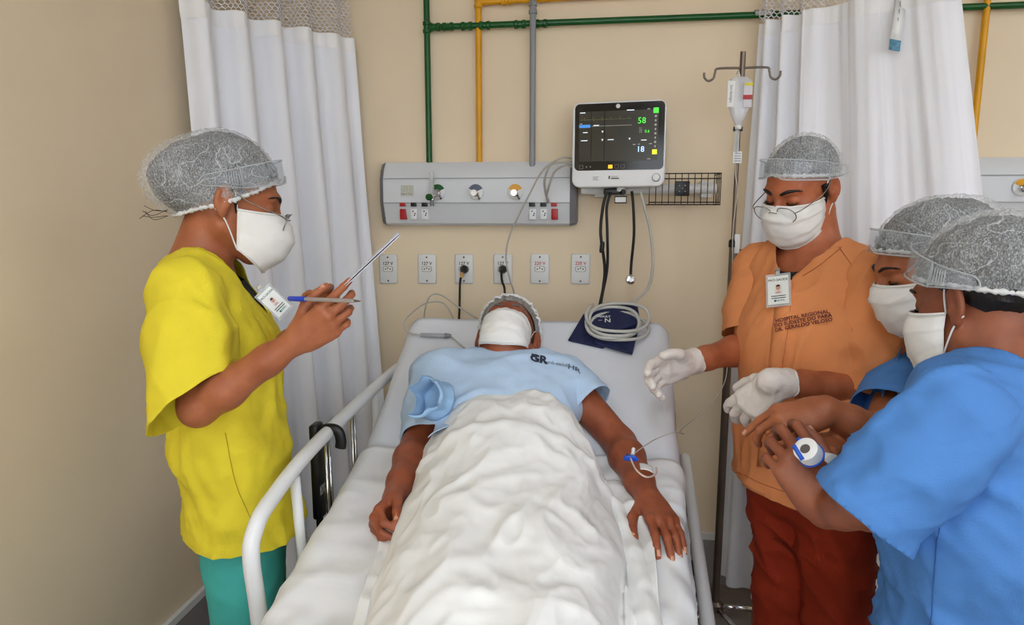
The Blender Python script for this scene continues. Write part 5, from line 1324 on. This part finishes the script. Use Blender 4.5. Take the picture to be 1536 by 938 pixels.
# ================================================================== man in blue (nearest)
def man_blue():
    f = nrmz(A(-.667, .743, 0)); R = frame(f); rgt = R[:, 0]
    C = at(1505, 598, 1.07); hipc = A(C[0]-f[0]*.02+.02, C[1]-f[1]*.02, .78)
    P = root('person', A(hipc[0], hipc[1], 0), 'nearest man in blue scrubs seen from behind, holding tape rolls', 'person')
    skin = skin_mat('skin_brown', (150, 88, 60), (128, 70, 46))
    H = Head(at(1474, 452, 1.10), pitched((-.482, .874), 16), 1.02)
    sL = C-rgt*.175; sR = C+rgt*.175
    eL = at(1336, 744, .97); wL = at(1242, 768, 1.09); eR = at(1480, 800, 1.3); wR = at(1330, 760, 1.30)
    S = Sdf(); neck = C+ZU*.05
    add_head(S, H, neck, 1.05, .058)
    add_torso(S, [(C-ZU*.02, .15, .09), (C-ZU*.2, .15, .11), (C*.4+hipc*.6, .14, .11), (hipc, .15, .11)], rgt); S.cap(C-rgt*.14, C+rgt*.14, .058, .058, .04)
    add_arm(S, sL, eL, wL, 1.02); add_arm(S, sR, eR, wR, 1.0)
    hL = nrmz(at(1203, 704, 1.11)-wL); bL = -fw*.95-rt*.05
    po = dict(c=[(28, 52, 30), (34, 56, 32), (38, 58, 34), (40, 58, 34)], sp=(6, 1, -4, -9), th=[(.86, .5, -.15), (.98, .12, -.25), (.95, -.1, -.35)])
    tp = add_hand(S, wL, hL, bL, -1, po, 1.12)
    hR = nrmz(at(1262, 735, 1.2)-wR); add_hand(S, wR, hR, upv*.6+rt*.3, 1, HANDP['relaxed'], 1.0)
    legs(S, hipc, R, 0, (.07, .085), knee=.44, sp=.09, bot=.06)
    skin_obj(S, .008, [box_of(H.p(0, 0, 0), pad=.13)+(.0042,), box_of(wL+hL*.08, pad=.1)+(.004,)], skin, P)
    nails(tp, P, (4,))
    T = Sdf(); add_torso(T, [(hipc+ZU*.08, .17, .125), (hipc-ZU*.05, .18, .14)], rgt); legs(T, hipc-ZU*.02, R, 0, (.105, .12), knee=.44, sp=.085, bot=.05)
    cloth(T, 'trousers', M_bluec, P, .013, folds(.006, 81, (8, 8, 3)), [plane_clip(hipc+ZU*.12, ZU)])
    shoes(P, hipc, R, .1)
    K = Sdf()
    add_torso(K, [(C-ZU*.0, .17, .105), (C-ZU*.14, .19, .15), (C*.6+hipc*.4, .185, .155), (hipc-ZU*.1, .205, .17)], rgt, .06)
    K.cap(C-rgt*.15-ZU*.01, C+rgt*.15-ZU*.01, .074, .074, .04); K.cap(C, C+ZU*.06-f*.01, .088, .068, .03)
    top = cloth(K, 'scrub_top', M_bluec, P, .0075, folds(.010, 91, (7, 7, 2.6), (5, 5, 4), d=-ZU*.8+rt*.6), [plane_clip(hipc-ZU*.08, -ZU), vneck(C+ZU*.05, R, -.10, 1.3, -.004, .078)], hem=.0016)
    ue = eL-sL; SL = Sdf(); he = at(1266, 800, 1.02); hd_ = nrmz(he-sL); SL.cap(sL-ue*.0, sL+ue*.5, .074, .072, .03); SL.cap(sL+ue*.5, he, .072, .066, .03)
    nn = nrmz(ue)
    cloth(SL, 'sleeve', M_bluec, top, .0065, folds(.008, 95, (9, 9, 5), (7, 7, 7), d=rt*.9+upv*.35), [plane_clip(at(1298, 778, 1.0), hd_)], hem=.002)
    ue = eR-sR; SL = Sdf(); SL.cap(sR, eR+ue*.1, .082, .095, .03)
    cloth(SL, 'sleeve', M_bluec, top, .011, folds(.006, 97, (9, 9, 5)), [plane_clip(sR+ue*.85, ue)])
    ms = mat('blue_stitch', (52, 92, 158), .9, var=.1)
    seam(top, [(1412, 770), (1404, 840), (1398, 938)], m=ms); seam(top, [(1385, 585), (1420, 608), (1446, 650), (1452, 700)], m=ms)
    cap_shell(H, 'hair', M_hair, P, (0, -.014, .034), (.085, .107, .097), 22, 100, [((0, -1, .1), .1, 50)], ph=30, th=90, crinkle=.003)
    cap_shell(H, 'nape_hair', M_hair, P, (0, -.014, .034), (.079, .099, .0905), 38, 108, ph=20, th=80, crinkle=.0015)
    cap_shell(H, 'bouffant_cap', M_cap, P, (0, -.016, .036), (.0915, .114, .104), 18, 96, [((0, -1, .1), .12, 50)], .0018, .05, band=M_band, seed=12, crinkle=.004)
    brows(H, P, M_hair, .0042)
    make_mask(H, M_mask, P, 'flat', .072, 15)
    make_goggles(H, P, .044, M_gog, M_grim, 25, (.096, .117))
man_blue()
# tape rolls held between them
M_tape = mat('tape_white', (228, 228, 226), .6, var=.04, vscale=60); M_spool = mat('spool_blue', (36, 84, 190), .35, var=.06)
def tape(c, ax, r, w, label):
    ax = nrmz(ax); R = root('tape_roll', c, label, 'tape roll')
    ax_ = ax; t_ = MB().lathe([(r*.42, -w), (r*.92, -w), (r, -w*.9), (r, w*.9), (r*.92, w), (r*.42, w), (r*.42, -w)], c, ax_, 28); t_.F = [q for q in t_.F if len(q) == 4]; t_.build('tape', M_tape, R, hard=40)
    MB().lathe([(r*.3, -w*.9), (r*.42, -w*.9), (r*.42, w*.9), (r*.3, w*.9)], c, ax_, 22).build('hole_fill', mat('hole_shade', (92, 84, 80), .7, var=.1), R, hard=40)  # dark plug fills the hole, its colour standing in for the shade inside
    return R
c = at(1212, 678, 1.075); axv = nrmz(-fw*.5-rt*.6+upv*.5)
T1 = tape(c, axv, .0195, .012, 'roll of white tape with blue spool in the hand of the man in blue')
o = MB().tube(circle(c-axv*.0125, .0195, nrmz(np.cross(axv, rt)), nrmz(np.cross(axv, np.cross(axv, rt))), 24), .0022, 8, closed=True).build('spool_rim', M_spool, T1)
MB().tube([at(1190, 668, 1.045), at(1204, 690, 1.035)], .0035, 8).build('spool_arm', M_spool, T1)
MB().tube([at(1196, 660, 1.09), at(1216, 664, 1.09)], .0045, 8).build('spool_arm', M_spool, T1)
tape(at(1243, 700, 1.11), nrmz(-fw*.8+rt*.35), .022, .008, 'narrow roll of white tape behind the spool in his hand')
G = [[at(1252+6*s, 706+14*s, 1.1)+fw*.03*t+upv*(-.01*t) for t in np.linspace(-1, 1, 5)] for s in np.linspace(0, 1.2, 5)]
o = MB().grid(G).build('tape_strip', M_tape); solid(o, .0008); tag(o, 'loose strip of white tape below the rolls', 'tape')
# ================================================================== patient
def on_back(X, Y, h=0.0): return A(X, Y, float(bedz(Y))+h)
def patient():
    P = root('person', (-.24, 1.78, float(bedz(1.78))), 'patient in pale blue gown and white mask lying on the bed', 'person')
    skin = skin_mat('skin_sunburnt', (158, 86, 54), (132, 66, 40))
    a = math.radians(33)
    fwd = A(.03, -math.sin(a), math.cos(a)); up_ = A(0, math.cos(a), math.sin(a))
    H = Head(A(-.250, 1.925, float(bedz(1.925))+.094), frame(fwd, up_), 1.02)
    X0 = -.235
    nb = on_back(X0, 1.85, .066); ch = on_back(X0, 1.73, .066); be = on_back(X0+.02, 1.5, .072); hi = on_back(X0+.065, 1.22, .062)
    sR = on_back(-.40, 1.81, .056); eR = A(-.448, 1.62, .892); wR = atZ(592, 748, float(bedz(1.39))+.045)
    sL = on_back(-.065, 1.81, .056); eL = A(.075, 1.67, .905); wL = atZ(972, 748, float(bedz(1.43))+.045)
    S = Sdf(); add_head(S, H, nb+A(0, .03, 0), 1.08, .056, 1.12, .006)
    add_torso(S, [(nb-A(0, .03, 0), .14, .058), (ch, .16, .072), (be, .13, .06), (hi, .11, .05)], XR); S.cap(sR+A(.03, 0, 0), sL-A(.03, 0, 0), .052, .052, .05)
    add_arm(S, sR, eR, wR, 1.05); add_arm(S, sL, eL, wL, 1.05)
    hR = nrmz(A(-.16, -.96, -.12)); bR = A(-.9, .1, .38)
    pR = dict(c=[(42, 48, 28), (48, 52, 30), (52, 54, 30), (52, 52, 30)], sp=(5, 1, -3, -8), th=[(.85, .42, -.3), (.94, .1, -.42), (.9, -.1, -.5)])
    tR = add_hand(S, wR, hR, bR, 1, pR, 1.0)
    hL = nrmz(A(.27, -.95, -.10)); bL = A(.15, .05, 1)
    pL = dict(c=[(14, 14, 10), (16, 16, 10), (18, 18, 12), (20, 20, 12)], sp=(4, 0, -3, -8), th=[(.72, .62, -.2), (.95, .3, -.25), (1, .1, -.2)])
    tL = add_hand(S, wL, hL, bL, -1, pL, 1.02)
    for q in (-1, 1):
        S.cap(hi+A(q*.065, 0, -.005), on_back(X0+.07+q*.07, .82, .058), .055, .048, .03); S.cap(on_back(X0+.07+q*.07, .82, .058), on_back(X0+.06+q*.08, .42, .055), .05, .04, .03)
        S.cap(on_back(X0+.06+q*.08, .42, .05), on_back(X0+.06+q*.1, .40, .13), .04, .032, .03)
    skin_obj(S, .008, [box_of(H.p(0, 0, 0), pad=.135)+(.0042,), box_of(wR+hR*.07, pad=.09)+(.0042,), box_of(wL+hL*.09, pad=.11)+(.0045,)], skin, P)
    nails(tR, P, (0, 1, 2, 4)); nails(tL, P, range(5))
    # gown
    mg = mat('gown_cotton', (182, 206, 232), .85, wr=.6, wscale=7, wdist=.02, var=.10, vscale=7, bump=.18, bscale=240)
    K = Sdf(); add_torso(K, [(nb-A(0, .035, 0), .155, .07), (ch, .185, .09), (be, .165, .08), (hi, .15, .06)], XR, .06)
    K.cap(sR+A(.01, 0, .0), sL-A(.02, 0, 0), .066, .066, .05); K.cap(sR+A(-.02, -.02, 0), eR+A(.03, .05, .02), .085, .08, .05)
    nd = nrmz(A(0, math.cos(math.radians(28)), math.sin(math.radians(28)))); fd = A(0, -math.sin(math.radians(28)), math.cos(math.radians(28)))
    RN = np.stack([XR, fd, nd], 1)
    def fd_(V): return .012*(.6*noise(V, (5, 9, 7), 101)+.9*(ridge(V, (4.5, 8, 6), 103, 2)-.3))+.0025*noise(V, 30, 105)
    top = cloth(K, 'gown', mg, P, .0085, fd_, [plane_clip(A(0, 1.5, .9), A(0, -1, 0)), vneck(nb+A(0, .0, 0), RN, -.035, .35, .0, .09), lambda V: np.minimum((V-eR-A(0, .02, -.02)) @ nrmz(A(-.25, -.85, -.4)), -.385-V[:, 0])], hem=.0015)
    ue = eL-sL; SL = Sdf(); SL.cap(sL-ue*.08, sL+ue*.7, .068, .072, .03)
    cloth(SL, 'sleeve', mg, top, .008, folds(.006, 111, (9, 9, 9), (8, 8, 8)), [plane_clip(sL+ue*.43, ue+A(.06, 0, 0))], hem=.002)
    # empty right sleeve: crumpled open tube
    a1 = at(640, 594, 1.655); dv = nrmz(-fw*.75-rt*.55+upv*.35); a0 = a1-dv*.06; u = nrmz(np.cross(dv, fw)); w = np.cross(dv, u); G = []
    for i, t in enumerate(np.linspace(0, 1.15, 14)):
        G.append([a0+(a1-a0)*t+(u*math.cos(q)*(.050+.010*math.sin(3*q+1)*t)+w*math.sin(q)*(.046+.010*math.sin(4*q)*t))*(1.0+.02*t+.05*math.sin(7*t))+dv*.016*math.sin(3*q+.7)*t+dv*.006*math.sin(8*q)*t for q in np.linspace(0, 2*math.pi, 49)])
    G = np.array(G); G[-1] = G[-1]*.9+G[-1].mean(0)*.1; G[0] = G[0]*.05+G[0].mean(0)*.95; G[1] = G[1]*.6+G[1].mean(0)*.4
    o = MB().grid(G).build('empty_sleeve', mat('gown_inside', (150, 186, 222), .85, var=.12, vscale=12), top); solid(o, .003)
    # chest print
    pr = mat('navy_print', (38, 42, 62), .7, var=.15, vscale=40)
    ce = hitpx(top, 808, 541)[0]; rr = nrmz(XR+A(0, 0, -.04)); uu = nrmz(nd*.75+fd*.1)
    decal('GR', top, ce, rr, nd, fd, .034, pr, top, .0016, 'emblem'); decal('=', top, ce-rr*.012+nd*.008, rr, nd, fd, .03, pr, top, .001, 'emblem')
    decal('pró-saúde', top, ce+rr*.052-nd*.004, rr, nd, fd, .017, mat('grey_print', (120, 130, 145), .7, var=.1), top, .0003)
    decal('HR', top, ce+rr*.096-nd*.006, rr, nd, fd, .026, mat('slate_print', (80, 90, 112), .7, var=.1), top, .0006)
    # cap, mask
    cap_shell(H, 'hair', mat('grey_hair', (120, 112, 108), .6, var=.4, vscale=80), P, (0, -.014, .036), (.078, .0975, .089), 20, 88, ph=26, th=80)
    cap_shell(H, 'bouffant_cap', M_capw, P, (0, -.016, .040), (.097, .118, .112), 24, 82, (), .0025, .05, band=M_band, seed=21, crinkle=.003)
    brows(H, P, mat('grey_hair', (120, 112, 108)), .003)
    make_mask(H, M_mask, P, 'flat', .068, 23)
patient()

# ------------------------------------------------------------------ white cover over the patient
def blanket():
    st = [(1.64, -.405, .02, 1.045, .0), (1.54, -.40, .03, 1.035, .01), (1.42, -.40, .045, 1.005, .02), (1.28, -.405, .06, .965, .05), (1.1, -.385, .06, .935, .08), (.9, -.36, .055, .92, .09), (.7, -.34, .055, .895, .08), (.45, -.33, .05, .89, .06), (.3, -.32, .05, .84, .05)]
    st = np.array(st[::-1]); nv, nu = 210, 190
    Yc = np.linspace(st[0, 0], st[-1, 0], nv); G = np.zeros((nv, nu, 3))
    us = np.linspace(-1.12, 1.30, nu)
    for i, y in enumerate(Yc):
        xl, xr, zt = (np.interp(y, st[:, 0], st[:, k]) for k in (1, 2, 3)); cx = (xl+xr)/2; hw = (xr-xl)/2
        t = (y-st[0, 0])/(st[-1, 0]-st[0, 0])
        for j, u in enumerate(us):
            x = cx+hw*u; uc = min(abs(u), 1.0)
            yy = y-.10*max(0, (t-.75)/.25)*min(u*u, 1.2)
            zb = float(bedz(yy))+.024
            p = np.interp(y, [.4, 1.2, 1.7], [3.4, 3.0, 2.4])
            h = (1-uc**p)**.62
            leg = 1-.10*np.clip((1.25-y)/.3, 0, 1)*math.exp(-(u/.22)**2)
            z = zb+(zt-zb)*h*leg
            G[i, j] = (x, yy, z)
    Q = G.reshape(-1, 3)
    N = np.cross(np.gradient(G, axis=1).reshape(-1, 3), np.gradient(G, axis=0).reshape(-1, 3)); N /= np.linalg.norm(N, axis=1)[:, None]+1e-9; N *= np.sign(N[:, 2:3]+1e-9)
    Uu = np.tile(us, nv)
    W_ = Q+np.stack([.05*noise(Q, 5, 221), .05*noise(Q, 5, 222), 0*Q[:, 0]], 1)
    d = .010*(ridge(W_, (4.5, 3.5, 4), 201, 1.3)-.5)+.009*(ridge(W_, (9, 6, 8), 205, 1.5)-.5)+.004*(ridge(W_, (19, 13, 17), 207, 1.4)-.5)+.0012*noise(Q, (45, 40, 45), 209)+.004*noise(Q, 3, 230)
    # pulled creases fanning from the waist
    d = d+.006*np.sin(Uu*26+3*noise(Q, 4, 211))*np.exp(-((Q[:, 1]-1.48)/.09)**2)*np.clip(noise(Q, 5, 213)+.5, 0, 1)
    d = d+.010*np.exp(-(((Q[:, 1]-1.395-.05*np.cos(Uu*1.3))/.02)**2))
    d = d+np.where(Uu > 1.0, .016*np.abs(np.sin(Uu*16+Q[:, 1]*7)), 0)*np.clip((1.6-Q[:, 1])/.2, 0, 1)
    Q = Q+N*np.maximum(d, -.010)[:, None]
    o = MB().grid(Q.reshape(nv, nu, 3)).build('blanket', M_blank); solid(o, .002, 1.0)
    tag(o, 'thin white crumpled cover drawn up to the patient\'s chest', 'blanket')
blanket()

# ------------------------------------------------------------------ cannula on the patient's arm
c = atZ(955, 690, .945)
CN = root('iv_cannula', c, 'blue stopcock and taped cannula on the patient\'s left forearm', 'cannula')
b1 = atZ(945, 688, .945); M_bl2 = mat('stopcock_blue', (28, 84, 200), .3, var=.05)
MB().tube([b1-A(.014, .0, 0), b1+A(.018, -.004, 0)], .0055, 8).build('stopcock', M_bl2, CN); MB().tube([b1+A(-.004, .014, .002), b1+A(.004, -.016, .004)], .005, 8).build('stopcock_arm', M_bl2, CN)
MB().box(b1+A(-.01, -.012, .004), b1+A(.012, -.004, .01), .002).build('tap', M_bl2, CN, hard=40)
MB().lathe([(.004, 0), (.0045, .004), (.003, .008), (.0045, .011), (.004, .018)], b1+A(.006, .012, .004), nrmz(A(.15, .7, .5)), 10).build('port_cap', M_white, CN, hard=40)
G = []
p0 = atZ(970, 703, .93)
for s in np.linspace(-1, 1, 7): G.append([p0+A(.015*t+.0, .018*s, .004-.003*t*t-.004*t) for t in np.linspace(-1, 1, 7)])
o = MB().grid(G).build('adhesive_patch', M_tape, CN); solid(o, .0012)
MB().tube(spline([b1+A(.0, -.012, .006), atZ(955, 706, .94), atZ(970, 716, .932), atZ(984, 711, .922), atZ(984, 702, .925)], 6), .0022, 6).build('extension_tube', mat('tube_pinkish', (214, 190, 180), .25, var=.05), CN)

# ------------------------------------------------------------------ cuff and hose on the backrest
def bk(px, py, h=0.0):
    """point where a photo pixel meets the backrest, lifted by h along its normal"""
    r = ray(px, py); n = nrmz(A(0, -.6, 1)); p0 = A(0, 1.9, float(bedz(1.9))+.010); d = ((p0-CAM) @ n)/(r @ n); return CAM+r*d+n*h
nB = nrmz(A(0, -.6, 1))
M_navy = mat('navy_nylon', (24, 32, 72), .7, var=.15, vscale=20, bump=.2, bscale=120)
CF = root('pressure_cuff', bk(905, 500), 'navy blood pressure cuff folded on the backrest beside the patient\'s head', 'pressure cuff')
def slab(pts, h0, h1, name, m, par):
    a = [bk(*p, h0) for p in pts]; n = len(a); 
    o = MB().poly(a, h1-h0, nB).build(name, m, par, False); bv = o.modifiers.new('bevel', 'BEVEL'); bv.width = .003; bv.segments = 2; return o
slab([(852, 513), (875, 474), (912, 470), (925, 500), (905, 525)], .002, .010, 'cuff_wrap', M_navy, CF)
slab([(892, 521), (948, 537), (956, 505), (955, 478), (900, 474)], .010, .020, 'cuff_wrap', M_navy, CF)
o = slab([(884, 500), (890, 472), (955, 466), (960, 494), (925, 508)], .020, .032, 'cuff_flap', M_navy, CF)
u3 = nrmz(A(0, 1, .6))
for k, (t, px, py, sz) in enumerate((('ADULT', 906, 487, .012), ('N', 911, 493, .026), ('_', 900, 490, .02))): text(t, bk(px, py, .0328), XR, u3, sz, M_tape, o, bold=.0004)
HSO = root('coiled_hose', bk(922, 500), 'coil of pale grey hose lying on the navy cuff', 'hose')
pts = []
for k in range(4*28+1):
    a = 2*math.pi*k/28+2.4; t = k/(4*28)
    cx = 922+6*math.sin(t*9); cy = 492+11*t; rx = 41+4*math.sin(t*7+1); 
    p = bk(cx+rx*math.cos(a), cy-26*math.sin(a)*(.86+.1*math.sin(t*5)), 0); pts.append(p+nB*(.050-.028*t+.004*math.sin(3*a)))
MB().tube(pts, .0053, 8).build('hose', M_hose, HSO)
# sensor lead with plug box left of the head
SL_ = root('oximeter_lead', bk(652, 508), 'thin grey sensor lead with connector lying left of the patient\'s head', 'sensor lead')
p1 = bk(632, 507, .012); p2 = bk(668, 508, .012)
M_conn = mat('connector_grey', (160, 162, 168), .4, var=.08)
MB().tube([p1, p2], .0085, 10, flat=.75).build('connector', M_conn, SL_, hard=50)
MB().lathe([(.0085, 0), (.0055, .02)], p2, nrmz(p2-p1), 10).build('strain_relief', M_plastg, SL_, hard=50)
MB().tube(spline([p1, bk(612, 501, .008), bk(608, 490, .02), atY(620, 468, 2.14), atY(640, 455, 2.2), atY(665, 455, 2.22), atY(680, 478, 2.24), atY(682, 500, 2.26)], 8), .0024, 6).build('lead', M_cable, SL_)
MB().tube(spline([p2+nrmz(p2-p1)*.018, bk(684, 514, .008), bk(692, 521, .008), bk(698, 527, .012)], 6), .0024, 6).build('lead', M_cable, SL_)
MB().tube(spline([atY(636, 500, 2.26), atY(637, 468, 2.25), atY(645, 445, 2.24), atY(662, 443, 2.24), atY(690, 462, 2.22), atY(718, 479, 2.2), A(-.31, 2.08, 1.15)], 8), .0026, 6).build('lead', M_cable, SL_)
